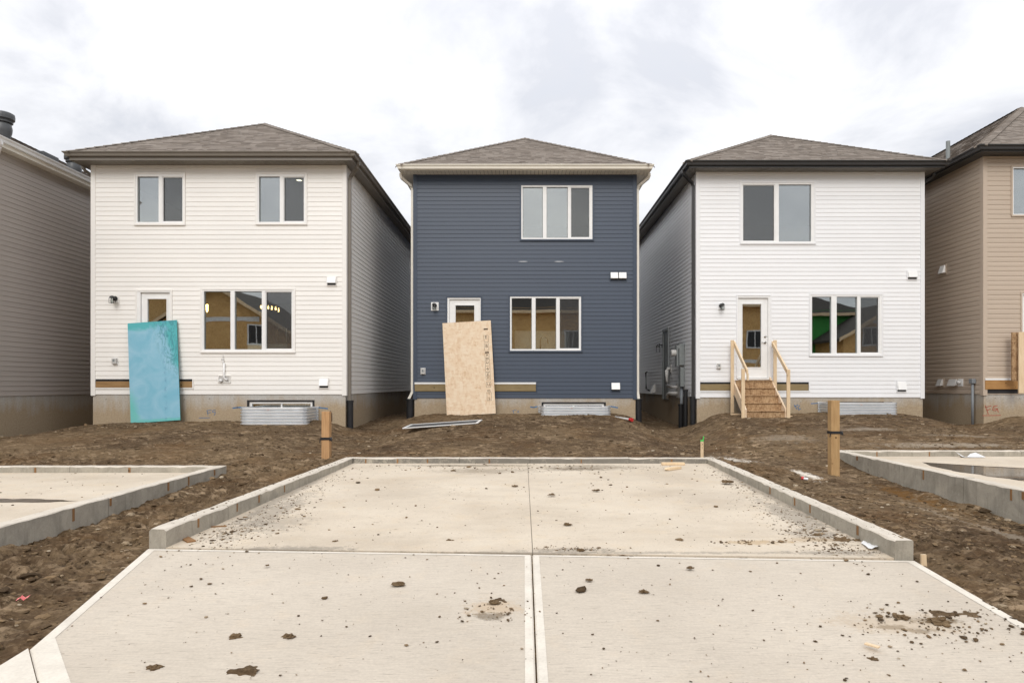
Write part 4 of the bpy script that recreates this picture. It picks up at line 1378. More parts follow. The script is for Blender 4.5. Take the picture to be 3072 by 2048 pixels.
def downspout(root, x_wall, side, Y, ztop, zbot, eave_x, mat, yoff=.10, kick=False, kx=0.0):
    """rectangular leader: outlet under the side gutter, two elbows, straight drop along the side wall near the corner"""
    y = Y + yoff
    x = x_wall + side * .062
    path = [(eave_x, y - .18, ztop), (eave_x, y - .18, ztop - .07), (eave_x - side * .03, y - .17, ztop - .13), (x + side * .03, y - .02, ztop - .30), (x, y, ztop - .38), (x, y, ztop - .5), (x, y, zbot + .2)]
    if kick:
        path += [(x + side * kx, y - .03, zbot)]
    else:
        path += [(x, y, zbot)]
    m_ = MB()
    m_.tube(path, .05, 4, rot=math.pi / 4, flat=.9)
    m_.build('downspout', mat, root)

# ------------------------------------------------------------------ the five houses
Y1, Y2, Y3, Y4, Y5 = 16.42, 18.76, 18.37, 13.2, 17.6
h1 = dict(X0=-10.41, X1=-4.31, Y=Y1, zs=1.185, zt=6.685, c=.1128, siding='siding_cream', fascia='soffit_brown', soffit='soffit_brown', gutter='soffit_brown', zg=6.85, gh=.10, rise=1.93,
          label='two storey house with cream white siding and a brown eave, blue board at its door',
          windows=[(1, (1186, 640, 1638, 1107), [(1215, 677, 1403, 1078), (1433, 677, 1617, 1078)], (1,)),
                   (2, (199, 640, 652, 1103), [(228, 677, 413, 1077), (442, 677, 630, 1077)], (1,)),
                   (4, (5, 188, 843, 760), [(37, 217, 272, 730), (308, 217, 548, 730), (578, 217, 816, 730)], (2,))],
          zf=1.56, zf2=4.35, basement=(wx(747, Y1), wx(937, Y1), wz(1204, Y1)), room=6.0)
o1 = rc(3, 1200, 203, 1522, 985, Y1)
h1['door'] = (o1, (rc(3, 1242, 228, 1500, 985, Y1)[0], rc(3, 1242, 228, 1500, 985, Y1)[1], rc(3, 1242, 228, 1500, 985, Y1)[3]), rc(3, 1297, 283, 1465, 900, Y1))
h1['ledger_mat'] = 'ledger_brown'
l1 = rc(3, 820, 990, 1700, 1066, Y1)
h1['ledger'] = (-10.325, l1[1], l1[2], l1[3])
build_house(h1)
h2 = dict(X0=-3.05, X1=3.05, Y=Y2, zs=1.045, zt=7.18, c=.1128, siding='siding_blue', fascia='soffit_cream', soffit='soffit_cream', gutter='soffit_cream', zg=7.30, gh=.115, rise=1.92, s=.29,
          label='slate blue two storey house with a pale eave and a strand board at its door',
          windows=[(5, (1056, 595, 1710, 1097), [(1082, 622, 1260, 1070), (1293, 622, 1480, 1070), (1502, 622, 1676, 1070)], (2,)),
                   (6, (957, 250, 1610, 754), [(984, 277, 1163, 727), (1195, 277, 1378, 727), (1402, 277, 1585, 727)], (2,))],
          zf=1.47, zf2=4.25, basement=(wx(1200 + 1265 / 2.94, Y2), wx(1200 + 1800 / 2.94, Y2), wz(800 + 1204 / 2.94, Y2)),
          ledger_out=.038, ledger_top=.052, flashing=True, ledger_frame=False, room=6.0)
o2 = rc(6, 407, 263, 724, 1015, Y2)
sl2 = rc(6, 435, 287, 705, 1015, Y2)
h2['door'] = (o2, (sl2[0], sl2[1], sl2[3]), rc(6, 489, 340, 655, 900, Y2))
l2 = rc(6, 128, 1018, 1200, 1098, Y2)
h2['ledger'] = (-3.03, l2[1], l2[2], l2[3])
build_house(h2)
h3 = dict(X0=4.62, X1=10.72, Y=Y3, zs=1.075, zt=7.13, c=.1128, siding='siding_white', fascia='soffit_black', soffit='soffit_dark', gutter='soffit_black', zg=7.28, gh=.115, rise=1.90, s=.31,
          label='two storey house with bright white siding, black eave and wooden steps to its glazed door',
          windows=[(7, (1085, 572, 1752, 1126), [(1108, 600, 1394, 1102), (1428, 600, 1713, 1102)], (0,)),
                   (8, (1695, 237, 2347, 790), [(1720, 265, 1891, 763), (1937, 265, 2119, 763), (2144, 265, 2313, 763)], (2,))],
          zf=1.52, zf2=4.3, basement=(wx(2484, Y3), wx(2672, Y3), wz(1209, Y3)), room=6.0)
o3 = rc(8, 1054, 247, 1363, 985, Y3)
sl3 = rc(8, 1070, 275, 1335, 985, Y3)
h3['door'] = (o3, (sl3[0], sl3[1], sl3[3]), rc(8, 1111, 328, 1277, 885, Y3))
l3 = rc(8, 718, 1016, 1693, 1092, Y3)
h3['ledger'] = (4.705, l3[1], l3[2], l3[3])
build_house(h3)
h4 = dict(X0=-17.8, X1=-11.72, Y=Y4, zs=1.16, zt=6.64, c=.1128, siding='siding_taupe', fascia='soffit_cream', soffit='soffit_cream', gutter='trim_white', zg=6.82, gh=.11, rise=1.66,
          label='taupe sided house at the left edge with a white gutter and roof vents')
build_house(h4)
h5 = dict(X0=11.82, X1=18.6, Y=Y5, zs=1.17, zt=7.29, c=.122, siding='siding_tan', fascia='soffit_black', soffit='soffit_black', gutter='soffit_black', zg=7.43, gh=.12, rise=2.45, s=.34, dutch=True,
          label='tan house with grooved siding and a steep shingled roof at the right edge',
          windows=[(9, (1462, 645, 1790, 1047), [(1482, 668, 1620, 1026), (1638, 668, 1770, 1026)], ())], ledger_mat='ledger_amber', ledger_out=.038, ledger_top=.03, ledger_low=.11, flashing=True, ledger_frame=False)
l5 = rc(10, 1400, 990, 2100, 1118, Y5)
h5['ledger'] = (11.84, l5[1], l5[2], l5[3])
o5 = rc(10, 1732, 222, 2050, 985, Y5)
sl5 = rc(10, 1752, 245, 2030, 985, Y5)
h5['door'] = (o5, (sl5[0], sl5[1], sl5[3]), rc(10, 1810, 300, 1975, 880, Y5))
build_house(h5)

# leaders (rainwater pipes)
downspout(h1['root'], -4.31, 1, Y1, 6.75, .93, -4.31 + .26 + .06, 'soffit_brown', .12)
downspout(h1['root'], -10.41, -1, Y1, 6.75, .55, -10.41 - .26 - .06, 'soffit_brown', .35)
downspout(h2['root'], -3.05, -1, Y2, 7.19, 1.02, -3.05 - .29 - .06, 'soffit_cream', .10, True, .10)
downspout(h2['root'], 3.05, 1, Y2, 7.19, 1.02, 3.05 + .29 + .06, 'soffit_cream', .10, True, .02)
downspout(h3['root'], 4.62, -1, Y3, 7.17, .85, 4.62 - .31 - .06, 'soffit_black', .14)
downspout(h3['root'], 10.72, 1, Y3, 7.17, .85, 10.72 + .31 + .06, 'soffit_black', .35)
downspout(h4['root'], -11.72, 1, Y4 + 1.7, 6.71, .6, -11.72 + .26 + .06, 'trim_white', .12)

# scuffs on the blue siding
for x in (1085, 1402, 1715):
    a = rc(5, x - 46, 1272, x + 46, 1285, Y2)
    m_ = MB()
    n = 9
    zc, hh = (a[2] + a[3]) / 2, (a[3] - a[2]) / 2
    top = [(a[0] + (a[1] - a[0]) * i / n, Y2 - .0165, zc + hh * math.sin(math.pi * i / n) * (.6 + .3 * random.random())) for i in range(n + 1)]
    bot = [(p[0], Y2 - .0165, zc - hh * math.sin(math.pi * i / n) * .7) for i, p in enumerate(top)]
    m_.add(top + bot, [(i, n + 1 + i, n + 2 + i, i + 1) for i in range(n)])
    if x < 1700:
        m_.build('scuff_mark', 'scuff', h2['root'])

# ------------------------------------------------------------------ fixtures on the houses
def strokes(name, lines, mat, parent, w=.018):
    m_ = MB()
    for ln in lines:
        for (a, b) in zip(ln[:-1], ln[1:]):
            a, b = Vector(a), Vector(b)
            t = (b - a).normalized()
            nrm = Vector((t.z, 0, -t.x)) * w / 2
            e_ = t * w * .3
            m_.quad(a - nrm - e_, b - nrm + e_, b + nrm + e_, a + nrm - e_)
    return m_.build(name, mat, parent)
def px(k, x, y, Y): 
    ox, oy, s = ZOOM[k]
    return (wx(ox + x / s, Y), Y, wz(oy + y / s, Y))
yf = lambda Y: Y + .012 - .003
FG = [[(1822, 1268), (1865, 1262)], [(1828, 1268), (1835, 1310)], [(1828, 1288), (1858, 1284)], [(1900, 1262), (1880, 1264), (1872, 1276), (1882, 1284), (1898, 1276)], [(1898, 1276), (1897, 1296), (1888, 1308)]]
strokes('painted_letters', [[px(3, x, y, yf(Y1)) for x, y in l] for l in FG], 'blue_paint', h1['root'], .012)
strokes('painted_line', [[px(3, 1755, 1332, yf(Y1)), px(3, 1850, 1330, yf(Y1))]], 'blue_paint', h1['root'], .012)
strokes('painted_line', [[px(4, 290, 1246, yf(Y1)), px(4, 330, 1240, yf(Y1)), px(4, 415, 1238, yf(Y1))]], 'blue_paint', h1['root'], .028)
strokes('painted_line', [[px(4, 1045, 1240, yf(Y1)), px(4, 1125, 1250, yf(Y1))]], 'blue_paint', h1['root'], .028)
strokes('painted_line', [[px(6, 1150, 1234, yf(Y2)), px(6, 1180, 1240, yf(Y2)), px(6, 1208, 1232, yf(Y2))]], 'blue_paint', h2['root'], .03)
strokes('painted_line', [[px(6, 1856, 1230, yf(Y2)), px(6, 1920, 1242, yf(Y2))]], 'blue_paint', h2['root'], .03)
strokes('painted_letters', [[px(6, x, y, yf(Y2)) for x, y in l] for l in ([(990, 1268), (1025, 1262)], [(1000, 1270), (1004, 1292)], [(1050, 1266), (1035, 1278), (1050, 1284)])], 'blue_paint', h2['root'], .012)
strokes('painted_line', [[px(8, 1715, 1206, yf(Y3)), px(8, 1780, 1202, yf(Y3))]], 'blue_paint', h3['root'], .022)
strokes('painted_letters', [[px(8, x, y, yf(Y3)) for x, y in l] for l in ([(1568, 1218), (1590, 1255)], [(1568, 1232), (1600, 1216)], [(1615, 1222), (1598, 1240), (1606, 1262), (1622, 1250)])], 'blue_paint', h3['root'], .018)
strokes('painted_letters', [[px(10, x, y, yf(Y5)) for x, y in l] for l in ([(1422, 1222), (1450, 1300)], [(1424, 1240), (1475, 1226)], [(1438, 1268), (1468, 1252)], [(1530, 1225), (1495, 1232), (1488, 1262), (1515, 1270), (1530, 1250), (1505, 1252)], [(1530, 1250), (1538, 1282)])], 'red_paint', h5['root'], .02)
strokes('painted_line', [[px(10, 1400, 1312, yf(Y5)), px(10, 1560, 1310, yf(Y5))]], 'red_paint', h5['root'], .018)

def vent(k, r_, Y, label, double=False, tr='trim_white'):
    x0, x1, z0, z1 = rc(k, *r_, Y)
    root = thing('exhaust_vent', label, 'vent', ((x0 + x1) / 2, Y - .015, z0), 'wall vents on the houses')
    t = .018
    m_ = MB()
    yb = Y - .012
    m_.box(x0, x1, yb - .022, yb, z1 - t, z1); m_.box(x0, x1, yb - .022, yb, z0, z0 + t)
    m_.box(x0, x0 + t, yb - .022, yb, z0 + t, z1 - t); m_.box(x1 - t, x1, yb - .022, yb, z0 + t, z1 - t)
    m_.build('mounting_frame', tr, root)
    box_part('duct_opening', 'membrane', root, x0 + t, x1 - t, yb - .006, yb - .001, z0 + t, z1 - t)
    spans = [(x0 + t, x1 - t)] if not double else [(x0 + t, (x0 + x1) / 2 - .012), ((x0 + x1) / 2 + .012, x1 - t)]
    for a, b in spans:
        h_ = MB()
        zz0, zz1 = z0 + t + .05, z1 - t
        dp = .085
        A_ = [(a, yb - .006, zz1), (b, yb - .006, zz1), (b, yb - .03, zz1), (a, yb - .03, zz1)]
        Bq = [(a, yb - .006, zz0), (b, yb - .006, zz0), (b, yb - dp, zz0), (a, yb - dp, zz0)]
        h_.quad(A_[3], A_[2], Bq[2], Bq[3]); h_.quad(A_[0], A_[3], Bq[3], Bq[0]); h_.quad(A_[2], A_[1], Bq[1], Bq[2]); h_.quad(*A_)
        h_.build('hood', 'trim_white', root)
        f_ = MB()
        f_.box(a + .004, b - .004, yb - .0105, yb - .0065, zz0 - .006, zz1 - .01)
        f_.build('damper_flap', 'pvc', root)
    return root
vent(4, (1119, 86, 1208, 171), Y1, 'white hooded vent high on the cream house, right of the kitchen window', tr='siding_cream')
vent(4, (1050, 978, 1140, 1073), Y1, 'white hooded vent low on the cream house beside its corner', tr='siding_cream')
vent(6, (1850, 46, 2000, 127), Y2, 'double white hooded vent on the blue siding', True, 'siding_blue')
vent(6, (1858, 1017, 1943, 1102), Y2, 'single white vent low on the blue siding', tr='siding_blue')
vent(9, (647, 1466, 728, 1542), Y3, 'white vent high on the white house near its corner', tr='siding_white')
vent(10, (636, 1008, 724, 1106), Y3, 'white hooded vent low on the white house above the window well', tr='siding_white')

def wall_lamp(cx_, cz, Y, label, block, blockmat='trim_white'):
    root = thing('wall_lamp', label, 'wall lamp', (cx_, Y - .015, cz), 'outdoor wall lamps')
    yb = Y - .014
    if block:
        box_part('mounting_block', blockmat, root, cx_ - block, cx_ + block, yb - .022, yb, cz - block * 1.15, cz + block * 1.05, bevel=.006)
        yb -= .0225
    m_ = MB()
    m_.tube([(cx_, yb, cz + .02), (cx_, yb - .022, cz + .02)], .058, 20)
    m_.tube([(cx_, yb - .022, cz + .02), (cx_, yb - .07, cz + .05), (cx_, yb - .12, cz + .055)], [.02, .018, .02], 8)
    m_.lathe((cx_, yb - .13, cz + .02), [(.062, 0), (.062, .012), (.05, .035), (.028, .05), (.008, .058)], 16)
    m_.build('lamp_body', 'soffit_black', root, smooth=False)
    cg = MB()
    c_ = (cx_, yb - .13)
    for sx in (-1, 1):
        for sy in (-1, 1):
            cg.box(c_[0] + sx * .046 - .004, c_[0] + sx * .046 + .004, c_[1] + sy * .046 - .004, c_[1] + sy * .046 + .004, cz - .105, cz + .02)
    for z in (cz - .109,):
        for s_ in (-1, 1):
            cg.box(c_[0] - .05, c_[0] + .05, c_[1] + s_ * .046 - .004, c_[1] + s_ * .046 + .004, z, z + .004)
            cg.box(c_[0] + s_ * .046 - .004, c_[0] + s_ * .046 + .004, c_[1] - .042, c_[1] + .042, z, z + .004)
    cg.build('lamp_cage', 'soffit_black', root)
    gl = MB()
    gl.lathe((cx_, c_[1], cz - .10), [(.032, 0), (.034, .06), (.03, .118)], 12)
    gl.build('lamp_shade', 'glass_clear', root, smooth=True)
    return root
p = rc(3, 1006, 262, 1060, 318, Y1)
wall_lamp((p[0] + p[1]) / 2 - .02, (p[2] + p[3]) / 2, Y1, 'black cage wall lamp on a cream block beside the half hidden door', .075, 'siding_cream')
p = rc(6, 273, 313, 344, 386, Y2)
wall_lamp((p[0] + p[1]) / 2, (p[2] + p[3]) / 2, Y2, 'wall lamp on a white square plate against the blue siding', .105)
p = rc(8, 905, 322, 955, 380, Y3)
wall_lamp((p[0] + p[1]) / 2 - .04, (p[2] + p[3]) / 2, Y3, 'black cage wall lamp left of the glazed door with the steps', .075, 'siding_white')

def outlet(k, r_, Y, label):
    x0, x1, z0, z1 = rc(k, *r_, Y)
    root = thing('outlet_box', label, 'outlet', ((x0 + x1) / 2, Y - .015, z0), 'weatherproof outlets')
    box_part('back_plate', 'trim_white', root, x0 - .012, x1 + .012, Y - .026, Y - .013, z0 - .01, z1 + .01, bevel=.004)
    box_part('cover', 'pvc', root, x0, x1, Y - .085, Y - .0262, z0, z1, bevel=.014)
    box_part('lid_window', 'grey_metal', root, x0 + .03, x1 - .03, Y - .089, Y - .0852, z0 + .05, z1 - .03, bevel=.003)
outlet(3, (1000, 805, 1040, 858), Y1, 'small grey outlet box on the cream siding below the lamp')
outlet(6, (186, 896, 222, 947), Y2, 'small pale outlet box on the blue siding')
outlet(8, (880, 850, 913, 897), Y3, 'small grey outlet box left of the wooden steps')

# gas riser and box on the cream house
bx_ = rc(4, 163, 957, 273, 1024, Y1)
gr = thing('pipe_outlet', 'white pipe rising from a small framed box under the kitchen window of the cream house', 'pipe outlet', (bx_[0], Y1 - .015, bx_[2]))
m_ = MB()
t = .016
m_.box(bx_[0], bx_[1], Y1 - .034, Y1 - .012, bx_[3] - t, bx_[3]); m_.box(bx_[0], bx_[1], Y1 - .034, Y1 - .012, bx_[2], bx_[2] + t)
m_.box(bx_[0], bx_[0] + t, Y1 - .034, Y1 - .012, bx_[2] + t, bx_[3] - t); m_.box(bx_[1] - t, bx_[1], Y1 - .034, Y1 - .012, bx_[2] + t, bx_[3] - t)
m_.build('mounting_frame', 'siding_cream', gr)
box_part('back_panel', 'pvc', gr, bx_[0] + t, bx_[1] - t, Y1 - .016, Y1 - .013, bx_[2] + t, bx_[3] - t)
xc = (bx_[0] + bx_[1]) / 2
zt_ = px(4, 215, 850, Y1)[2]
m_ = MB()
m_.tube([(xc + .08, Y1 - .045, bx_[2] + .07), (xc + .05, Y1 - .06, bx_[2] + .09), (xc, Y1 - .06, bx_[2] + .13), (xc, Y1 - .045, bx_[3] + .05), (xc + .005, Y1 - .045, zt_)], .024, 10)
m_.tube([(xc - .02, Y1 - .045, zt_ - .02), (xc - .02, Y1 - .045, zt_ + .10)], .014, 8)
m_.build('riser_pipe', 'trim_white', gr, smooth=True)
m_ = MB()
m_.tube([(xc - .07, Y1 - .02, bx_[2] + .06), (xc - .07, Y1 - .09, bx_[2] + .055)], .035, 12)
m_.build('elbow_pipe', 'trim_white', gr, smooth=True)
m_ = MB()
m_.tube([(xc - .06, Y1 - .05, zt_ + .085), (xc - .0, Y1 - .05, zt_ + .085)], .012, 8)
m_.tube([(xc - .02, Y1 - .05, zt_ + .1), (xc - .02, Y1 - .05, zt_ + .2)], .006, 6)
m_.build('valve', 'chrome', gr, smooth=True)

def window_well(x0, x1, Y, depth, zt_, zb, label):
    root = thing('window_well', label, 'window well', ((x0 + x1) / 2, Y - .3, zb), 'corrugated window wells')
    rad = .16
    yfw = Y + .012
    plan = [(x0 - .06, yfw - .006), (x0, yfw - .006)]
    plan += [(x0, yfw - depth + rad)] + [(x0 + rad - rad * math.cos(a), yfw - depth + rad - rad * math.sin(a)) for a in (R(30), R(60), R(90))]
    plan += [(x1 - rad, yfw - depth)] + [(x1 - rad + rad * math.sin(a), yfw - depth + rad - rad * math.cos(a)) for a in (R(30), R(60), R(90))]
    plan += [(x1, yfw - .006), (x1 + .06, yfw - .006)]
    pitch = .070
    rib = [(0, .020), (.44, .020), (.84, -.022)]
    zs_ = []
    z_ = 0.0
    while z_ < zt_ - zb:
        zs_ += [(z_ + a * pitch, o) for a, o in rib]
        z_ += pitch
    hN = len(zs_) - 1
    nr = []
    for i in range(len(plan)):
        a, b = Vector(plan[max(i - 1, 0)]), Vector(plan[min(i + 1, len(plan) - 1)])
        t = (b - a).normalized()
        nr.append((t.y, -t.x))
    vs = []
    for j in range(hN + 1):
        z = zt_ - zs_[j][0]
        o_ = zs_[j][1]
        for (x, y), n_ in zip(plan, nr):
            vs.append((x + n_[0] * o_, y + n_[1] * o_ - (0 if n_[1] > -.99 or y < yfw - .1 else .008), z))
    w_ = len(plan)
    fs = [(j * w_ + i, j * w_ + i + 1, (j + 1) * w_ + i + 1, (j + 1) * w_ + i) for j in range(hN) for i in range(w_ - 1)]
    m_ = MB()
    m_.add(vs, fs)
    m_.build('corrugated_sheet', 'galvanised', root)
    rim = MB()
    rim.tube([(x, y, zt_ + .004) for x, y in plan], .010, 8)
    rim.build('rolled_rim', 'galvanised', root, smooth=True)
    xm = x0 + (x1 - x0) * .44
    box_part('sticker', 'paper', root, xm - .045, xm + .045, yfw - depth - .0145, yfw - depth - .0125, zt_ - .05, zt_ - .02)
    strokes('sticker_print', [[(xm - .035, yfw - depth - .016, zt_ - .032), (xm + .035, yfw - depth - .016, zt_ - .032)], [(xm - .02, yfw - depth - .016, zt_ - .041), (xm + .02, yfw - depth - .016, zt_ - .041)]], 'red', root, .005)
    return root
window_well(-6.56, -5.02, Y1, .78, .885, .30, 'corrugated steel window well under the cream house')
window_well(.42, 2.27, Y2, .72, .835, .32, 'corrugated steel window well under the blue house')
window_well(7.93, 9.66, Y3, .74, .94, .40, 'corrugated steel window well under the white house, partly behind the tall post')

# drain stubs at the leaders
def stub(x, y, z0, z1, r, label):
    m_ = MB()
    m_.tube([(x, y, z0), (x, y, z1 - .05)], r, 16)
    m_.tube([(x, y, z1 - .05), (x, y, z1)], r * 1.15, 16)
    o = m_.build('drain_pipe', 'black_plastic', org=(x, y, z0), smooth=False)
    tag(o, label, 'drain pipe', 'black drain pipes at the house corners')
stub(-4.235, Y1 + .12, .2, 1.04, .075, 'black drain pipe at the brown downspout of the cream house')
stub(-3.17, Y2 + .06, .2, 1.03, .10, 'black drain pipe at the left corner of the blue house')
stub(3.13, Y2 + .06, .2, 1.03, .085, 'black drain pipe at the right corner of the blue house')
stub(4.555, Y3 + .14, .15, 1.10, .075, 'thick black drain pipe below the black downspout of the white house')
stub(4.50, Y3 + .75, .1, 1.28, .06, 'black drain pipe behind the downspout of the white house, nearest the grey conduit')
stub(4.50, Y3 + 1.32, .1, .86, .075, 'short black pipe sleeve round the grey conduit of the electric meter')
stub(-10.47, Y1 + .35, .3, .95, .07, 'black drain pipe at the far corner of the cream house, beside the taupe house')

# side of the white house: door trim, lamp, meter, vents (its wall faces -x)
XS = 4.62
def d_at(sx, X): return X * F / (sx - CX)
r3 = h3['root']
dA, dB = d_at(2008, XS), d_at(1991, XS)
za, zb_ = .94, 3.24
m_ = MB()
m_.box(XS - .045, XS - .012, dA, dA + .09, za, zb_); m_.box(XS - .045, XS - .012, dB - .09, dB, za, zb_)
m_.box(XS - .045, XS - .012, dA + .09, dB - .09, zb_ - .09, zb_)
sd_ = MB().box(XS - .022, XS - .014, dA + .09, dB - .09, za, zb_ - .09).build('side_door', 'grey_metal', r3)
m_.build('door_frame', 'grey_metal', sd_)
em = thing('electric_meter', 'grey electric meter with a round dial on the side of the white house', 'electric meter', (XS - .1, 19.9, 1.0))
dm = 19.85
box_part('cabinet', 'grey_metal', em, XS - .17, XS - .016, dm - .17, dm + .17, 1.98, 2.60, bevel=.008)
box_part('meter_socket', 'grey_metal', em, XS - .22, XS - .1705, dm - .05, dm + .17, 1.95, 2.55, bevel=.006)
m_ = MB(); m_.tube([(XS - .22, dm + .06, 2.34), (XS - .36, dm + .06, 2.34)], .095, 18); m_.build('dial', 'pvc', em, smooth=False)
box_part('switch_box', 'grey_metal', em, XS - .14, XS - .016, dm - .17, dm + .07, 1.36, 1.92, bevel=.006)
m_ = MB(); m_.tube([(XS - .07, dm, 1.36), (XS - .07, dm, .5)], .045, 12); m_.build('conduit', 'grey_plastic', em, smooth=True)
m_ = MB(); m_.tube([(XS - .07, dm + .01, 1.92), (XS - .07, dm + .01, 1.98)], .03, 10); m_.build('cable_gland', 'pvc', em, smooth=True)
box_part('notice', 'paper', em, XS - .174, XS - .1702, dm - .15, dm - .06, 2.46, 2.56)
vp = thing('furnace_vent', 'two pale plastic furnace vent pipes bending out of the white house side wall', 'vent pipe', (XS, 20.8, 1.2))
m_ = MB(); m_.tube([(XS - .02, 21.6, 1.92), (XS - .14, 21.55, 1.92), (XS - .17, 21.45, 1.86), (XS - .17, 21.42, 1.5), (XS - .17, 21.3, 1.38), (XS - .12, 20.6, 1.34), (XS - .02, 20.55, 1.34)], .05, 12); m_.build('intake_pipe', 'pvc', vp, smooth=True)
m_ = MB(); m_.tube([(XS - .02, 20.55, 1.16), (XS - .14, 20.6, 1.16), (XS - .19, 20.95, 1.15), (XS - .19, 21.2, 1.10), (XS - .19, 21.25, 1.0)], .05, 12); m_.build('exhaust_pipe', 'pvc', vp, smooth=True)
box_part('wall_plate', 'pvc', vp, XS - .03, XS - .014, 20.25, 20.75, 1.02, 1.46, bevel=.004)
box_part('wall_plate', 'pvc', vp, XS - .03, XS - .014, 21.45, 21.75, 1.8, 2.04, bevel=.004)
sl_ = thing('wall_lamp', 'black cage lamp on the side wall of the white house, above the grey conduits', 'wall lamp', (XS - .1, 22.9, 2.6), 'outdoor wall lamps')
m_ = MB(); m_.tube([(XS - .014, 22.9, 2.72), (XS - .04, 22.9, 2.72)], .06, 14); m_.tube([(XS - .04, 22.9, 2.74), (XS - .14, 22.9, 2.78)], .02, 8); m_.lathe((XS - .16, 22.9, 2.66), [(.075, 0), (.06, .05), (.02, .11)], 12); m_.build('lamp_body', 'soffit_black', sl_)
m_ = MB()
for sx in (-1, 1):
    for sy in (-1, 1):
        m_.box(XS - .16 + sx * .05 - .006, XS - .16 + sx * .05 + .006, 22.9 + sy * .05 - .006, 22.9 + sy * .05 + .006, 2.5, 2.66)
m_.build('lamp_cage', 'soffit_black', sl_)
dv = thing('dryer_vent', 'small grey hooded vent low on the side of the white house by a black pipe', 'vent', (XS, 24.2, 1.2))
m_ = MB(); m_.hexa([(XS - .015, 24.1, 1.15), (XS - .20, 24.1, 1.10), (XS - .20, 24.35, 1.10), (XS - .015, 24.35, 1.15)], [(XS - .015, 24.1, 1.42), (XS - .05, 24.1, 1.42), (XS - .05, 24.35, 1.42), (XS - .015, 24.35, 1.42)]); m_.build('hood', 'pvc', dv)
m_ = MB(); m_.tube([(XS - .03, 25.6, 1.9), (XS - .09, 25.6, 1.86), (XS - .09, 25.5, 1.25), (XS - .09, 24.8, 1.2)], .03, 8); m_.build('elbow_pipe', 'black_plastic', dv, smooth=True)
gm = thing('junction_box', 'black box on the far side of the blue house, peeping past its white downspout', 'junction box', (3.15, 19.4, 2.9))
box_part('box_body', 'black_plastic', gm, 3.067, 3.22, 19.25, 19.55, 2.93, 3.34, bevel=.006)
m_ = MB(); m_.tube([(3.12, 19.4, 2.93), (3.12, 19.4, .6)], .035, 10); m_.build('conduit', 'black_plastic', gm, smooth=True)
gc = MB(); gc.tube([(4.575, Y3 + .30, .3), (4.575, Y3 + .30, 1.40)], .022, 10)
gco = gc.build('conduit_pipe', 'grey_plastic', org=(4.575, Y3 + .3, .3), smooth=True)
tag(gco, 'thin grey conduit rising beside the thick black drain pipe of the white house', 'conduit')

# side of the tan house
XT = 11.82
tv = thing('exhaust_vent', 'pale hooded vent high on the grooved side wall of the tan house', 'vent', (XT, 19.25, 4.4), 'wall vents on the houses')
def side_hood(root, d, z0, z1, w):
    m_ = MB()
    m_.hexa([(XT - .016, d - w, z0), (XT - .12, d - w, z0 - .02), (XT - .12, d + w, z0 - .02), (XT - .016, d + w, z0)], [(XT - .016, d - w, z1), (XT - .05, d - w, z1), (XT - .05, d + w, z1), (XT - .016, d + w, z1)])
    m_.build('hood', 'trim_white' if z0 > 3 else 'pvc', root)
    box_part('wall_plate', 'siding_tan', root, XT - .026, XT - .0135, d - w - .04, d + w + .04, z0 - .05, z1 + .04)
dd = d_at(2832, XT)
side_hood(tv, dd, wz(818, dd), wz(797, dd), .10)
for sx, lab in ((2825, 'small hooded vent low on the tan house, farther from its corner'), (2863, 'larger hooded vent low on the tan house beside a white plate')):
    dd = d_at(sx, XT)
    t_ = thing('exhaust_vent', lab, 'vent', (XT, dd, 1.2), 'wall vents on the houses')
    side_hood(t_, dd, wz(1155, dd), wz(1137, dd), .10 if sx < 2850 else .16)
dd = d_at(2884, XT)
pl = thing('pipe_plate', 'white plate with a round pipe end low on the side of the tan house', 'pipe plate', (XT, dd, 1.3))
box_part('back_plate', 'trim_white', pl, XT - .028, XT - .0135, dd - .10, dd + .10, wz(1158, dd), wz(1136, dd))
m_ = MB(); m_.tube([(XT - .028, dd, wz(1147, dd)), (XT - .11, dd, wz(1147, dd))], .045, 12); m_.build('pipe_end', 'pvc', pl, smooth=True)
dd = d_at(2919, XT - .05)
tc_ = thing('electric_conduit', 'grey upright conduit with a box on top at the corner of the tan house', 'conduit', (XT - .05, dd, .3))
box_part('junction_box', 'grey_plastic', tc_, XT - .12, XT - .014, dd - .07, dd + .07, wz(1150, dd), wz(1137, dd) + .01, bevel=.01)
m_ = MB(); m_.tube([(XT - .06, dd, wz(1150, dd)), (XT - .06, dd, .3)], .032, 12); m_.build('conduit', 'grey_plastic', tc_, smooth=True)

# roof fittings
def roof_turbine(x, y, z, s_, label):
    root = thing('roof_vent', label, 'roof vent', (x, y, z), 'bulbous roof vents on the taupe house')
    m_ = MB()
    m_.lathe((x, y, z - .35), [(.16 * s_, 0), (.18 * s_, .35), (.215 * s_, .45), (.225 * s_, .53), (.20 * s_, .62), (.185 * s_, .66)], 24)
    m_.build('base', 'vent_grey', root, smooth=True)
    m_ = MB()
    m_.lathe((x, y, z - .35), [(.235 * s_, .66), (.24 * s_, .685), (.215 * s_, .71), (.215 * s_, .72), (.28 * s_, .735), (.285 * s_, .80), (.275 * s_, .86), (.22 * s_, .885), (.02 * s_, .895)], 24)
    m_.build('cap', 'vent_grey', root)
def h4roof(x): return 6.826 + 1.66 * (-11.72 + .26 + .05 - x) / 3.35
roof_turbine(-11.85, 15.5, h4roof(-11.85), .80, 'bulbous grey roof vent nearest the left edge of the picture')
roof_turbine(-11.85, 17.94, h4roof(-11.85) - .12, .80, 'bulbous grey roof vent beside the eave of the cream house')
bv = MB()
z_ = h4roof(-11.75)
bv.box(-11.95, -11.60, 16.45, 17.0, z_ - .15, z_ + .06)
bvo = bv.build('box_vent', 'vent_grey', org=(-11.95, 16.7, z_), bevel=.02)
tag(bvo, 'low black box vent on the taupe house roof between two bulbous vents', 'roof vent')
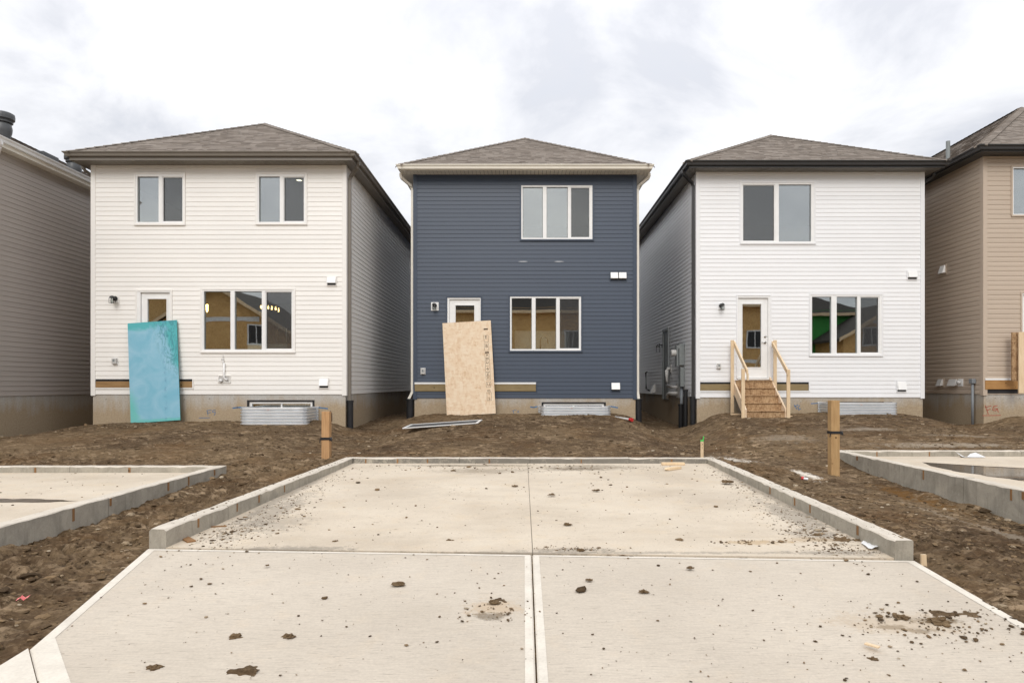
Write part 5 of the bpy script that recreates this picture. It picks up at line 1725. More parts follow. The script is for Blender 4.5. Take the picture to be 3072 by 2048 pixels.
def h5roof(x): return 7.436 + 2.45 * (x - (11.82 - .34 - .05)) / 3.78
dp = 19.6
xp = wx(2844, dp)
sp_ = MB()
sp_.tube([(xp, dp, h5roof(xp) - .1), (xp, dp, wz(424, dp))], .055, 14)
spo = sp_.build('stack_pipe', 'grey_metal', org=(xp, dp, h5roof(xp)), smooth=False)
tag(spo, 'upright dark plumbing stack on the steep roof of the tan house', 'stack pipe')

# ------------------------------------------------------------------ seen through the kitchen glass
def faucet(x, y, z, label):
    m_ = MB()
    pts = [(x, y, z), (x, y, z + .26)] + [(x + .10 - .10 * math.cos(a), y, z + .26 + .10 * math.sin(a)) for a in [R(v) for v in range(20, 181, 20)]] + [(x + .215, y, z + .17)]
    m_.tube(pts, [.02] + [.013] * (len(pts) - 2) + [.017], 10)
    o = m_.build('kitchen_faucet', 'chrome', org=(x, y, z), smooth=True)
    tag(o, label, 'faucet', 'kitchen faucets behind the windows')
def base_unit(x0, x1, y0, y1, z0, z1, label, name='kitchen_counter'):
    root = thing(name, label, 'kitchen counter', ((x0 + x1) / 2, y0, z0))
    n = max(2, int((x1 - x0) / .5))
    box_part('carcass', 'cabinet', root, x0, x1, y0 + .02, y1, z0, z1 - .035)
    for i in range(n):
        a, b = x0 + (x1 - x0) * i / n, x0 + (x1 - x0) * (i + 1) / n
        box_part('cabinet_door', 'cabinet', root, a + .004, b - .004, y0, y0 + .0195, z0 + .08, z1 - .05)
    box_part('worktop', 'counter', root, x0 - .02, x1 + .02, y0 - .03, y1 + .02, z1 - .0345, z1)
a = px(6, 1240, 690, Y2 + .5)
base_unit(px(6, 1010, 0, Y2 + .3)[0], px(6, 1500, 0, Y2 + .3)[0], Y2 + .22, Y2 + .82, 1.47, 2.40, 'low kitchen counter behind the ground floor window of the blue house')
faucet(px(6, 1238, 0, Y2 + .5)[0], Y2 + .5, 2.40, 'tall curved faucet seen through the window of the blue house')
uc = thing('kitchen_cabinet', 'row of white cupboards behind the faucet of the blue house', 'cabinet', (0.9, Y2 + 1.4, 2.0))
ya_ = Y2 + 1.25
for i in range(5):
    a, b = px(6, 1010 + i * 97, 0, ya_)[0], px(6, 1010 + (i + 1) * 97, 0, ya_)[0]
    box_part('cabinet_door', 'cabinet', uc, a + .008, b - .008, ya_ - .02, ya_, 1.6, px(6, 0, 566, ya_)[2])
box_part('carcass', 'cabinet', uc, px(6, 1010, 0, ya_)[0], px(6, 1495, 0, ya_)[0], ya_ + .001, ya_ + .5, 1.55, px(6, 0, 568, ya_)[2])
base_unit(px(4, 430, 0, Y1 + .3)[0], px(4, 780, 0, Y1 + .3)[0], Y1 + .22, Y1 + .8, 1.56, px(4, 0, 668, Y1 + .3)[2], 'kitchen counter behind the ground floor window of the cream house')
faucet(px(4, 680, 0, Y1 + .5)[0], Y1 + .5, px(4, 0, 668, Y1 + .3)[2], 'slim faucet seen through the screened pane of the cream house')
m_ = MB()
cxx, czz = px(4, 763, 0, Y1 + .5)[0], px(4, 0, 668, Y1 + .3)[2]
m_.tube([(cxx, Y1 + .5, czz), (cxx, Y1 + .5, czz + .36)], .014, 10)
tag(m_.build('white_tube', 'trim_white', org=(cxx, Y1 + .5, czz), smooth=True), 'white tube standing on the counter behind the cream house window', 'tube')
ch = thing('chandelier', 'chandelier of glowing bulbs inside the kitchen of the cream house', 'chandelier', (-6.3, 19.2, 3.2))
dl = 19.0
zc = 4.05
xs_b = []
for x, y in ((540, 350), (602, 356), (633, 362), (667, 366), (693, 380)):
    p_ = px(4, x, y, dl)
    xs_b.append(p_[0])
    m_ = MB(); m_.lathe((p_[0], dl, p_[2] - .06), [(.006, 0), (.018, .02), (.022, .05), (.013, .085), (.008, .11)], 12); m_.build('bulb', 'bulb', ch, smooth=True)
    m_ = MB(); m_.tube([(p_[0], dl, p_[2] + .07), (p_[0], dl, 3.62)], .008, 6); m_.build('rod', 'soffit_black', ch)
box_part('bar', 'soffit_black', ch, min(xs_b) - .05, max(xs_b) + .05, dl - .012, dl + .012, 3.62, 3.645)
m_ = MB(); m_.tube([((min(xs_b) + max(xs_b)) / 2, dl, 3.645), ((min(xs_b) + max(xs_b)) / 2, dl, 4.04)], .01, 8); m_.build('stem', 'soffit_black', ch)
p_ = px(4, 62, 370, Y1 + .9)
sc_ = MB(); sc_.lathe((p_[0], Y1 + .9, p_[2] - .09), [(.012, 0), (.028, .06), (.03, .18), (.02, .2)], 12)
sco = sc_.build('pendant_lamp', 'bulb', org=(p_[0], Y1 + .9, p_[2] - .09), smooth=True)
tag(sco, 'glowing pendant lamp at the left end of the cream house kitchen window', 'lamp')
p_ = px(2, 580, 697, Y1 + 1.0)
sc_ = MB(); sc_.lathe((p_[0], Y1 + 1.0, p_[2] - .04), [(.05, 0), (.15, .02), (.19, .06), (.19, .075)], 24)
sco = sc_.build('ceiling_lamp', 'ceiling_glow', org=(p_[0], Y1 + 1.0, p_[2]), smooth=True)
tag(sco, 'lit round ceiling lamp behind the upper right window of the cream house', 'lamp')

# ------------------------------------------------------------------ boards, steps, posts
def leaning_sheet(name, label, cat, TL, TR, BR, BL, db, dt, mats, th=.012, ragged=False):
    """a rigid sheet standing on its lower edge at distance db and leaning back to dt"""
    bl, br = Vector((wx(BL[0], db), db, wz(BL[1], db))), Vector((wx(BR[0], db), db, wz(BR[1], db)))
    tl, tr_ = Vector((wx(TL[0], dt), dt, wz(TL[1], dt))), Vector((wx(TR[0], dt), dt, wz(TR[1], dt)))
    u = (br - bl)
    Wd = u.length
    u.normalize()
    up = ((tl + tr_) / 2 - (bl + br) / 2)
    Ht = up.length
    up.normalize()
    n_ = u.cross(up).normalized()
    o = bpy.data.objects.new(name, None)
    mid_ = (bl + br) / 2
    me = bpy.data.meshes.new(name)
    hw = Wd / 2
    vs = [(-hw, 0, 0), (hw, 0, 0), (hw, 0, Ht), (-hw, 0, Ht), (-hw, th, 0), (hw, th, 0), (hw, th, Ht), (-hw, th, Ht)]
    me.from_pydata(vs, [], [(0, 1, 2, 3), (7, 6, 5, 4), (0, 4, 5, 1), (1, 5, 6, 2), (2, 6, 7, 3), (3, 7, 4, 0)])
    for m_ in mats: me.materials.append(M[m_])
    me.polygons.foreach_set('material_index', [0, 0, 1, 1, 1, 1])
    me.update()
    o = bpy.data.objects.new(name, me)
    C.objects.link(o)
    from mathutils import Matrix
    up2 = up
    u = up.cross(n_).normalized()
    if u.x < 0: u = -u
    y_ = up2.cross(u).normalized()
    mt = Matrix((u, y_, up2)).transposed().to_4x4()
    mt.translation = mid_
    o.matrix_world = mt
    tag(o, label, cat)
    return o, Wd, Ht
bb, _, _ = leaning_sheet('painted_board', 'large blue green painted board leaning on the door of the cream house', 'board', (382, 965.6), (531, 964), (541, 1263), (392, 1266), 16.18, 16.34, ['board', 'board_edge'], .02)
ob, ow, oh = leaning_sheet('strand_board_sheet', 'tall pale strand board sheet with printed letters leaning on the blue house door', 'board', (1326.5, 969), (1473, 961), (1487.4, 1240), (1340.5, 1248), 18.42, 18.67, ['osb_pale', 'osb_edge'], .012)
def child_mesh(name, vs, fs, mat, parent):
    me = bpy.data.meshes.new(name)
    me.from_pydata(vs, [], fs)
    me.materials.append(M[mat])
    me.update()
    o = bpy.data.objects.new(name, me)
    C.objects.link(o)
    o.parent = parent
    return o
# printed column: boxes and letters up the right side
vs, fs = [], []
def pq(x0, x1, z0, z1):
    k_ = len(vs)
    vs.extend([(x0, -.0015, z0), (x1, -.0015, z0), (x1, -.0015, z1), (x0, -.0015, z1)])
    fs.append((k_, k_ + 1, k_ + 2, k_ + 3))
zoff = oh
def pv(y): return oh * (1 - (y - 135) / (1490 - 135))
xcol = ow * .385
for y in (258, 600):
    pq(xcol - .055, xcol + .06, pv(y + 12), pv(y - 8))
for y0, y1 in ((350, 450), (470, 575), (620, 680), (690, 885), (890, 1000), (1030, 1110), (1180, 1300)):
    a, b = pv(y1), pv(y0)
    lw = .006
    pq(xcol - .062, xcol - .062 + lw, a, b); pq(xcol + .062 - lw, xcol + .062, a, b)
    pq(xcol - .062, xcol + .062, a, a + lw); pq(xcol - .062, xcol + .062, b - lw, b)
for y in (1150, 1160, 720, 760, 800, 840, 940):
    pq(xcol - .05, xcol + .05 * random.uniform(.2, 1), pv(y + 2), pv(y - 3))
child_mesh('printed_boxes', vs, fs, 'ink', ob)
vs, fs = [], []
for ch_, y, sz in (('E', 400, .10), ('B', 530, .10), ('A', 660, .085), ('M', 712, .07), ('U', 765, .075), ('S', 860, .08), ('F', 945, .09), ('H', 985, .07), ('U', 1085, .085), ('T', 1215, .08), ('S', 1290, .08)):
    cu = bpy.data.curves.new('printed_letter', 'FONT')
    cu.body = ch_
    cu.size = sz * 1.25
    cu.align_x = 'CENTER'
    to = bpy.data.objects.new('printed_letter', cu)
    C.objects.link(to)
    bpy.context.view_layer.update()
    tm = to.evaluated_get(bpy.context.evaluated_depsgraph_get()).to_mesh()
    k_ = len(vs)
    vs += [(xcol + v.co.x, -.0022, pv(y) + v.co.y) for v in tm.vertices]
    fs += [tuple(k_ + i for i in p_.vertices) for p_ in tm.polygons]
    bpy.data.objects.remove(to)
    bpy.data.curves.remove(cu)
child_mesh('printed_letters', vs, fs, 'ink', ob)
# damp patch on the sheet
# wooden steps
st = thing('porch_steps', 'temporary strand board steps with two new wood handrails at the white house door', 'steps', (6.1, 17.3, .5))
sx0, sx1 = 5.594, 6.56
tops = [(.756, 17.26), (.952, 17.47), (1.145, 17.68), (1.337, 17.9), (1.533, 18.1)]
prev = .45
for i, (z, d) in enumerate(tops):
    nd = tops[i + 1][1] if i < 4 else 18.33
    box_part('riser', 'osb_wet', st, sx0, sx1, d, d + .016, prev, z - .022)
    box_part('tread', 'osb_wet', st, sx0, sx1, d - .028, nd - .001, z - .0215, z, bevel=.004)
    prev = z
for xa, xb in ((sx0 - .042, sx0 - .001), (sx1 + .001, sx1 + .042)):
    m_ = MB()
    A_ = [(xa, 17.22, .47), (xb, 17.22, .47), (xb, 17.22, .80), (xa, 17.22, .80)]
    Bq = [(xa, 18.33, 1.32), (xb, 18.33, 1.32), (xb, 18.33, 1.62), (xa, 18.33, 1.62)]
    m_.hexa(A_, Bq)
    m_.build('stringer', 'osb_pale', st)
for x0_, x1_, d, z0, z1 in ((5.465, 5.55, 18.12, .62, 2.60), (5.445, 5.53, 17.16, .48, 1.815), (6.603, 6.688, 18.12, .62, 2.60), (6.585, 6.67, 17.16, .48, 1.80)):
    box_part('post', 'wood_new', st, x0_, x1_, d, d + .04, z0, z1, bevel=.003)
for xa, xb in ((5.5515, 5.592), (6.562, 6.602)):
    m_ = MB()
    m_.hexa([(xa, 17.10, 1.66), (xb, 17.10, 1.66), (xb, 17.10, 1.79), (xa, 17.10, 1.79)], [(xa, 18.17, 2.44), (xb, 18.17, 2.44), (xb, 18.17, 2.575), (xa, 18.17, 2.575)])
    m_.build('handrail', 'wood_new', st, bevel=.003)
box_part('sleeper', 'wood_new', st, 5.36, 5.72, 17.75, 17.84, .625, .665, bevel=.003)
box_part('sleeper', 'wood_new', st, 6.5, 6.82, 17.40, 17.49, .585, .625, bevel=.003)
box_part('brace', 'wood_new', st, 5.553, 5.592, 17.05, 17.12, 1.52, 1.70, bevel=.003)
# tan house landing, mostly out of frame
pr = thing('porch_railing', 'new wood post and strand board panel at the right edge by the tan house door', 'railing', (12.5, 17.2, 1.1))
r_ = rc(10, 1662, 578, 1720, 1007, 17.30)
box_part('panel', 'osb_wet', pr, r_[0], r_[1], 17.30, 17.345, r_[2], r_[3])
r_ = rc(10, 1716, 576, 1763, 1116, 17.22)
box_part('post', 'wood_new', pr, r_[0], r_[1], 17.20, 17.24, r_[2], r_[3], bevel=.003)
box_part('rail', 'wood_new', pr, r_[1] + .001, r_[1] + 1.0, 17.20, 17.24, r_[3] - .09, r_[3], bevel=.003)

def post(x, d, w, z0, z1, zs_, mat, label):
    root = thing('wooden_post', label, 'post', (x, d, z0), 'wooden posts at the pad corners')
    box_part('timber', mat, root, x - w / 2, x + w / 2, d - w / 2, d + w / 2, z0 - .3, z1, bevel=.005)
    m_ = MB()
    h_ = w / 2 + .004
    t_ = .004
    for a in ((x - h_ - t_, x + h_ + t_, d - h_ - t_, d - h_), (x - h_ - t_, x + h_ + t_, d + h_, d + h_ + t_), (x - h_ - t_, x - h_, d - h_, d + h_), (x + h_, x + h_ + t_, d - h_, d + h_)):
        m_.box(*a, zs_ - .022, zs_ + .022)
    m_.hexa([(x + h_, d - h_ - .012, zs_ - .03), (x + h_ + .045, d - h_ - .02, zs_ - .045), (x + h_ + .05, d - h_, zs_ - .02), (x + h_, d - h_ + .02, zs_ - .01)],
            [(x + h_, d - h_ - .012, zs_ + .025), (x + h_ + .04, d - h_ - .02, zs_ - .01), (x + h_ + .045, d - h_, zs_ + .02), (x + h_, d - h_ + .02, zs_ + .025)])
    m_.hexa([(x - h_ - .03, d - h_ - .012, zs_ - .075), (x - h_ - .018, d - h_ - .012, zs_ - .07), (x - h_ - .018, d - h_, zs_ - .07), (x - h_ - .03, d - h_, zs_ - .075)],
            [(x - h_ - .012, d - h_ - .012, zs_ + .02), (x - h_, d - h_ - .012, zs_ + .02), (x - h_, d - h_, zs_ + .02), (x - h_ - .012, d - h_, zs_ + .02)])
    m_.build('strap', 'black_plastic', root)
post(wx(979.5, 11.8), 11.8, .135, .12, wz(1234, 11.73), wz(1315.5, 11.73), 'wood_post', 'reddish brown wooden post with a black strap behind the left kerb corner')
post(wx(2501, 11.3), 11.3, .14, .06, wz(1201, 11.23), wz(1297, 11.23), 'wood_post_pale', 'honey coloured wooden post with a black strap standing at the right pad corner')
# bent black cable behind the left post
m_ = MB()
cb = [(990, 1233), (992, 1233), (994.5, 1240), (995, 1262), (992, 1266)]
m_.tube([(wx(a, 12.0), 12.0, wz(b, 12.0)) for a, b in cb], .012, 8)
tag(m_.build('black_cable', 'black_plastic', org=(wx(992, 12.0), 12.0, .9), smooth=True), 'bent black cable hooked over the reddish wooden post', 'cable')
sk = thing('survey_stake', 'short new wood stake with green tape behind the right kerb corner', 'stake', (wx(2106, 11.95), 11.95, .14))
xk = wx(2106, 11.95)
box_part('stake', 'wood_new', sk, xk - .025, xk + .025, 11.94, 11.96, .0, .44)
m_ = MB(); m_.box(xk - .027, xk + .027, 11.937, 11.963, .43, .455); m_.hexa([(xk + .012, 11.94, .45), (xk + .026, 11.94, .45), (xk + .026, 11.96, .45), (xk + .012, 11.96, .45)], [(xk + .022, 11.94, .515), (xk + .036, 11.94, .52), (xk + .036, 11.96, .52), (xk + .022, 11.96, .515)]); m_.build('tape', 'green', sk)
strokes('marking', [[(xk - .008, 11.937, .40), (xk + .008, 11.937, .38), (xk - .006, 11.937, .36)], [(xk, 11.937, .34), (xk, 11.937, .30)]], 'ink', sk, .006)
s2 = MB()
ps = at(2771, 1684, -.03)
s2.hexa([(ps.x - .03, ps.y - .012, -.2), (ps.x + .03, ps.y - .012, -.2), (ps.x + .03, ps.y + .012, -.2), (ps.x - .03, ps.y + .012, -.2)], [(ps.x - .022, ps.y - .008, .03), (ps.x + .018, ps.y - .008, .03), (ps.x + .018, ps.y + .012, .03), (ps.x - .022, ps.y + .012, .03)])
tag(s2.build('broken_stake', 'wood_new', org=tuple(ps)), 'broken wood stake stub in the earth by the right kerb end', 'stake')

# loose things on the ground
def loose_board(sx0_, sy0, sx1_, sy1, z, w, h, mat, name, label, cat, point=False):
    a, b = at(sx0_, sy0, z), at(sx1_, sy1, z)
    u = (b - a).normalized()
    n_ = Vector((-u.y, u.x, 0))
    m_ = MB()
    lo = [a - n_ * w / 2, b - n_ * w / 2, b + n_ * w / 2, a + n_ * w / 2]
    hi = [p + Vector((0, 0, h)) for p in lo]
    m_.hexa(lo, hi)
    if point:
        tip = a - u * w * .9
        m_.add([lo[0], lo[3], hi[3], hi[0], tip + Vector((0, 0, h * .4))], [(0, 4, 1), (1, 4, 2), (2, 4, 3), (3, 4, 0)])
    o = m_.build(name, mat, org=tuple(a), bevel=.003)
    return tag(o, label, cat)
loose_board(1985, 1394, 2053, 1394, .098, .09, .042, 'wood_new', 'timber_offcut', 'short straight timber offcut lying against the back kerb', 'offcut')
loose_board(2002, 1410, 2038, 1405, .090, .085, .04, 'wood_new', 'timber_offcut', 'pointed wood offcut lying on the pad just before the straight one', 'offcut', True)
loose_board(553, 1614, 575, 1626, .006, .075, .015, 'wood_insert', 'wood_chip', 'brown wood chip beside the left kerb end', 'wood chip')
loose_board(618, 1583, 680, 1580, .012, .02, .016, 'wood_insert', 'wood_strip', 'thin dark wood strip lying along the left kerb', 'wood strip')
loose_board(2595, 1931, 2638, 1943, -.085, .03, .01, 'wood_new', 'wood_sliver', 'pale wood sliver on the right apron panel', 'wood sliver')
# insect screen lying on the earth
sq = [Vector((wx(1207, 15.3), 15.3, 0)), Vector((wx(1434, 16.0), 16.0, 0)), Vector((wx(1447, 16.6), 16.6, 0)), Vector((wx(1232, 15.95), 15.95, 0))]
for i, v in enumerate(sq):
    v.z = max(wz((1285.7, 1273, 1266.5, 1274.5)[i], v.y), gz(v.x, v.y) + .015)
fs_ = thing('loose_insect_screen', 'white framed window insect screen lying flat on the earth before the blue house', 'insect screen', tuple(sq[0]))
m_ = MB()
cen = sum(sq, Vector()) / 4
for i in range(4):
    a, b = sq[i], sq[(i + 1) % 4]
    a2, b2 = a.lerp(cen, .07), b.lerp(cen, .07)
    upv = Vector((0, 0, .02))
    m_.hexa([a, b, b2, a2], [a + upv, b + upv, b2 + upv, a2 + upv])
m_.build('frame', 'trim_white', fs_)
m_ = MB(); i_ = [p.lerp(cen, .07) + Vector((0, 0, .010)) for p in sq]; m_.quad(*i_); m_.build('mesh_sheet', 'screen_dense', fs_)
# caulking tube with a red end
a, b = Vector((wx(1846, 17.6), 17.6, 0)), Vector((wx(1888, 17.2), 17.2, 0))
a.z, b.z = wz(1250.5, 17.6), wz(1257.5, 17.2)
ct_ = thing('caulking_tube', 'grey tube with a red end lying at the right corner of the blue house', 'tube', tuple(b))
m_ = MB(); m_.tube([a, b], .026, 12); m_.build('tube', 'pvc', ct_, smooth=True)
m_ = MB(); m_.tube([b, b + (b - a).normalized() * .1], [.034, .05], 10); m_.build('cap', 'red', ct_)
# small bottle with a red cap in the right lane
pb = at(2424, 1434, -.0)
pb.z = gz(pb.x, pb.y) + .03
pb2 = pb + Vector((-.06, .02, .01))
bt = thing('small_bottle', 'small white bottle with a red cap lying in the right dirt lane', 'bottle', tuple(pb))
m_ = MB(); m_.tube([pb, pb2], .020, 12); m_.build('bottle', 'paper', bt)
m_ = MB(); m_.tube([pb2, pb2 + Vector((-.03, .01, .008))], .025, 10); m_.build('cap', 'red', bt)
def scrap(pts, z, mat, name, label, cat, lift=.03, seed=1):
    """a curled scrap: a grid over the quad given in pixels"""
    rnd = random.Random(seed)
    P = [at(x, y, z) for x, y in pts]
    n = 6
    vs, fs2 = [], []
    for j in range(n + 1):
        for i in range(n + 1):
            u, v = i / n, j / n
            p = (P[0] * (1 - u) + P[1] * u) * (1 - v) + (P[3] * (1 - u) + P[2] * u) * v
            p = p + Vector((0, 0, .006 + lift * abs(math.sin(2.4 * u * math.pi + v * 1.5)) * (.4 + .6 * rnd.random() * (u * (1 - u) * 4 + .3))))
            vs.append(p)
    for j in range(n):
        for i in range(n):
            k_ = j * (n + 1) + i
            fs2.append((k_, k_ + 1, k_ + n + 2, k_ + n + 1))
    m_ = MB(); m_.add(vs, fs2)
    o = m_.build(name, mat, org=tuple(P[0]), smooth=True)
    return tag(o, label, cat)
scrap([(2583, 1630), (2625, 1631), (2662, 1648), (2606, 1650)], .004, 'paper', 'paper_scrap', 'torn white paper scrap on the pad by the right kerb end', 'paper', .03)
# crumpled paper on the back kerb of the right pad
m_ = MB()
dpp = 12.55
top = [(2874, 1353), (2882, 1366), (2893, 1371), (2905, 1369.5), (2920, 1360), (2932, 1356), (2946, 1369)]
low = [(2876, 1369), (2884, 1371.5), (2894, 1374), (2906, 1373.5), (2922, 1372), (2934, 1371), (2947, 1371)]
N_ = len(top)
vs = [(wx(x, dpp - .1), dpp - .02 - .03 * (i % 2), wz(y, dpp)) for i, (x, y) in enumerate(top)] + [(wx(x, dpp - .1), dpp - .2, max(wz(y, dpp - .2), .112)) for x, y in low]
m_.add(vs, [(i, i + 1, N_ + i + 1, N_ + i) for i in range(N_ - 1)])
tag(m_.build('paper_sheet', 'paper', org=(wx(2900, dpp), dpp, .1), smooth=True), 'curled white paper sheet leaning on the back kerb by the puddle', 'paper')
pk = at(62, 1806, -.10)
pk.z = gz(pk.x, pk.y) + .015
m_ = MB()
for i in range(5):
    q = pk + Vector((-.03 + i * .016, -.01 + .012 * (i % 2), .005 + .012 * (i % 3)))
    q2 = q + Vector((.018, .01 - .02 * (i % 2), .012 * ((i + 1) % 3) - .012 * (i % 3)))
    m_.quad(q, q2, q2 + Vector((.004, .02, .012)), q + Vector((.0, .022, .012)))
tag(m_.build('flagging_tape', 'pink', org=tuple(pk)), 'crumpled pink flagging tape on the earth at the lower left', 'tape')

# ------------------------------------------------------------------ clods and crumbs
ICO_V = np.array([(-.5257, 0, .8507), (.5257, 0, .8507), (-.5257, 0, -.8507), (.5257, 0, -.8507), (0, .8507, .5257), (0, .8507, -.5257), (0, -.8507, .5257), (0, -.8507, -.5257), (.8507, .5257, 0), (-.8507, .5257, 0), (.8507, -.5257, 0), (-.8507, -.5257, 0)])
ICO_F = np.array([(1, 4, 0), (4, 9, 0), (4, 5, 9), (8, 5, 4), (1, 8, 4), (1, 10, 8), (10, 3, 8), (8, 3, 5), (3, 2, 5), (3, 7, 2), (3, 10, 7), (10, 6, 7), (6, 11, 7), (6, 0, 11), (6, 1, 0), (10, 1, 6), (11, 0, 9), (2, 11, 9), (5, 2, 9), (11, 2, 7)])
def rocks(pos, size, flat=.6):
    n = len(pos)
    ang = RNG.uniform(0, 2 * np.pi, n)
    V = ICO_V[None] * (1 + RNG.uniform(-.32, .32, (n, 12, 1)))
    sc_ = np.stack([RNG.uniform(.75, 1.5, n), RNG.uniform(.6, 1.1, n), RNG.uniform(.5, 1.0, n) * flat], 1)
    V = V * sc_[:, None, :] * size[:, None, None]
    ca, sa = np.cos(ang)[:, None], np.sin(ang)[:, None]
    x, y = V[..., 0] * ca - V[..., 1] * sa, V[..., 0] * sa + V[..., 1] * ca
    V = np.stack([x, y, V[..., 2]], -1) + pos[:, None, :]
    Fc = (ICO_F[None] + (np.arange(n) * 12)[:, None, None]).reshape(-1, 3)
    return V.reshape(-1, 3), Fc
# clods over the earth, denser near the camera and on the heaps
N = 90000
cx_ = RNG.uniform(-13, 13, N)
cy_ = 3.2 + 14.8 * RNG.uniform(0, 1, N) ** 1.25
dens = 0.5 + vnoise(cx_ * .8, cy_ * .8, 21) + 0.5 * vnoise(cx_ * 2.6, cy_ * 2.6, 22)
keep = RNG.uniform(0, 1, N) < np.clip(dens, .05, 1) * np.where(cy_ > 11.2, .28, .8)
for poly in (PAD, LPAD, RPAD, APRON, LANE):
    keep &= inside(cx_, cy_, poly) < -.02
cx_, cy_ = cx_[keep], cy_[keep]
hz = np.array([gz(a, b) for a, b in zip(cx_, cy_)])
ok = hz > -.28
cx_, cy_, hz = cx_[ok], cy_[ok], hz[ok]
sz = np.exp(RNG.normal(-4.35, .6, len(cx_))).clip(.005, .055)
V, Fc = rocks(np.stack([cx_, cy_, hz + sz * .15], 1), sz)
tag(np_mesh('dirt_clods', V, Fc, 'clod', False), 'loose clods of dry earth strewn over the bare yards', kind='stuff')
# crumbs on the slabs
def crumbs(n, cx0, cy0, sx, sy, ln=-5.2, sd=.5):
    return np.stack([RNG.normal(cx0, sx, n), RNG.normal(cy0, sy, n), np.exp(RNG.normal(ln, sd, n))], 1)
sets = [np.stack([RNG.uniform(-3.1, 3.1, 900), RNG.uniform(3.0, 11.4, 900), np.exp(RNG.normal(-6.0, .45, 900))], 1),
        np.stack([RNG.uniform(-3.1, 3.1, 520), RNG.uniform(5.7, 11.4, 520), np.exp(RNG.normal(-5.25, .65, 520))], 1),
        np.stack([RNG.uniform(-3.0, 3.1, 420), RNG.uniform(2.9, 5.7, 420), np.exp(RNG.normal(-5.6, .65, 420))], 1),
        crumbs(420, -2.7, 7.0, .22, .8), crumbs(200, -2.85, 6.5, .15, .3), crumbs(220, -2.75, 9.2, .12, .9), crumbs(420, 2.75, 7.0, .2, .8), crumbs(200, 2.75, 6.3, .2, .3, -4.9), crumbs(200, 2.9, 9.2, .1, .9),
        crumbs(240, 2.6, 4.33, .32, .16, -5.0), crumbs(170, 2.4, 3.6, .55, .45, -5.45, .6), crumbs(120, -1.42, 3.41, .12, .07), crumbs(70, -.2, 4.5, .15, .12), crumbs(160, .8, 10.9, .8, .25, -4.9), crumbs(120, -1, 11.1, .8, .2, -4.9),
        crumbs(90, .45, 5.92, .2, .04), crumbs(90, 2.75, 5.85, .2, .05), crumbs(60, 2.0, 6.15, .2, .06, -5.0)]
A_ = np.concatenate(sets)
A_ = A_[(A_[:, 2] < .05)]
in_pad = inside(A_[:, 0], A_[:, 1], [pin[0], pin[1], pin[2], pin[3]]) > .01
in_ap = inside(A_[:, 0], A_[:, 1], APRON) > .02
z = np.where(in_pad, zpad(A_[:, 0], A_[:, 1]), zap(A_[:, 0], A_[:, 1]))
k_ = in_pad | in_ap
A_, z = A_[k_], z[k_]
V, Fc = rocks(np.stack([A_[:, 0], A_[:, 1], z + A_[:, 2] * .25], 1), A_[:, 2], .5)
tag(np_mesh('dirt_crumbs', V, Fc, 'clod', False), 'crumbs of dried mud scattered over the concrete pad and apron', kind='stuff')
# crumbs on kerbs and the neighbouring pads
kk = np.concatenate([np.stack([RNG.uniform(-3.25, -3.0, 0 + 1), RNG.uniform(6, 11, 1), np.full(1, .005)], 1),
                     np.stack([RNG.uniform(-9, -4.9, 160), RNG.uniform(6.4, 10.4, 160), np.exp(RNG.normal(-4.9, .5, 160))], 1)])
V, Fc = rocks(np.stack([kk[1:, 0], kk[1:, 1], .075 + .012 * (kk[1:, 1] - 10.4) + kk[1:, 2] * .25], 1), kk[1:, 2], .5)
tag(np_mesh('dirt_crumbs', V, Fc, 'clod', False), 'crumbs of dried mud on the pad at the lower left', kind='stuff')
tt = RNG.uniform(0, 1, 220)
sd2 = RNG.randint(0, 2, 220)
wv = RNG.uniform(.02, .13, 220)
kx = np.where(sd2 == 0, PAD[0][0] + (PAD[1][0] - PAD[0][0]) * tt + wv, PAD[3][0] + (PAD[2][0] - PAD[3][0]) * tt - wv)
ky = np.where(sd2 == 0, PAD[0][1] + (PAD[1][1] - PAD[0][1]) * tt, PAD[3][1] + (PAD[2][1] - PAD[3][1]) * tt)
kz = np.where(sd2 == 0, .166 + .022 * tt, .146 + .04 * tt)
ks = np.exp(RNG.normal(-5.2, .5, 220))
V, Fc = rocks(np.stack([kx, ky, kz + ks * .2], 1), ks, .4)
tag(np_mesh('dirt_crumbs', V, Fc, 'clod', False), 'specks of dried mud on top of the middle kerb', kind='stuff')

def big_clod(sx, sy, z, r, label, flat=.55, seed=0, group='larger mud clods on the concrete', cat='mud clod'):
    rnd = np.random.RandomState(seed + 5)
    p = at(sx, sy, z)
    n1, n2 = 9, 16
    vs, fs2 = [], []
    for j in range(n1):
        ph = math.pi / 2 * j / (n1 - 1)
        for i in range(n2):
            th = 2 * math.pi * i / n2
            x, y, zz_ = math.cos(ph) * math.cos(th), math.cos(ph) * math.sin(th), math.sin(ph)
            q = np.array([x * 3 + seed * 3.1, y * 3 + zz_ * 2])
            k = 1 + .9 * float(vnoise(np.array([q[0]]), np.array([q[1]]), 31)[0]) + .5 * float(vnoise(np.array([q[0] * 2.7]), np.array([q[1] * 2.7]), 32)[0]) + rnd.uniform(-.06, .06)
            vs.append((p.x + r * 1.25 * x * k, p.y + r * y * k, p.z - .004 + r * flat * zz_ * k))
    for j in range(n1 - 1):
        for i in range(n2):
            fs2.append((j * n2 + i, j * n2 + (i + 1) % n2, (j + 1) * n2 + (i + 1) % n2, (j + 1) * n2 + i))
    m_ = MB(); m_.add(vs, fs2)
    o = m_.build('mud_clod', 'clod', org=tuple(p))
    return tag(o, label, cat, group)
zA = lambda sy: -.055 * max(0, 5.78 - 1.5 * F / (sy - CY))
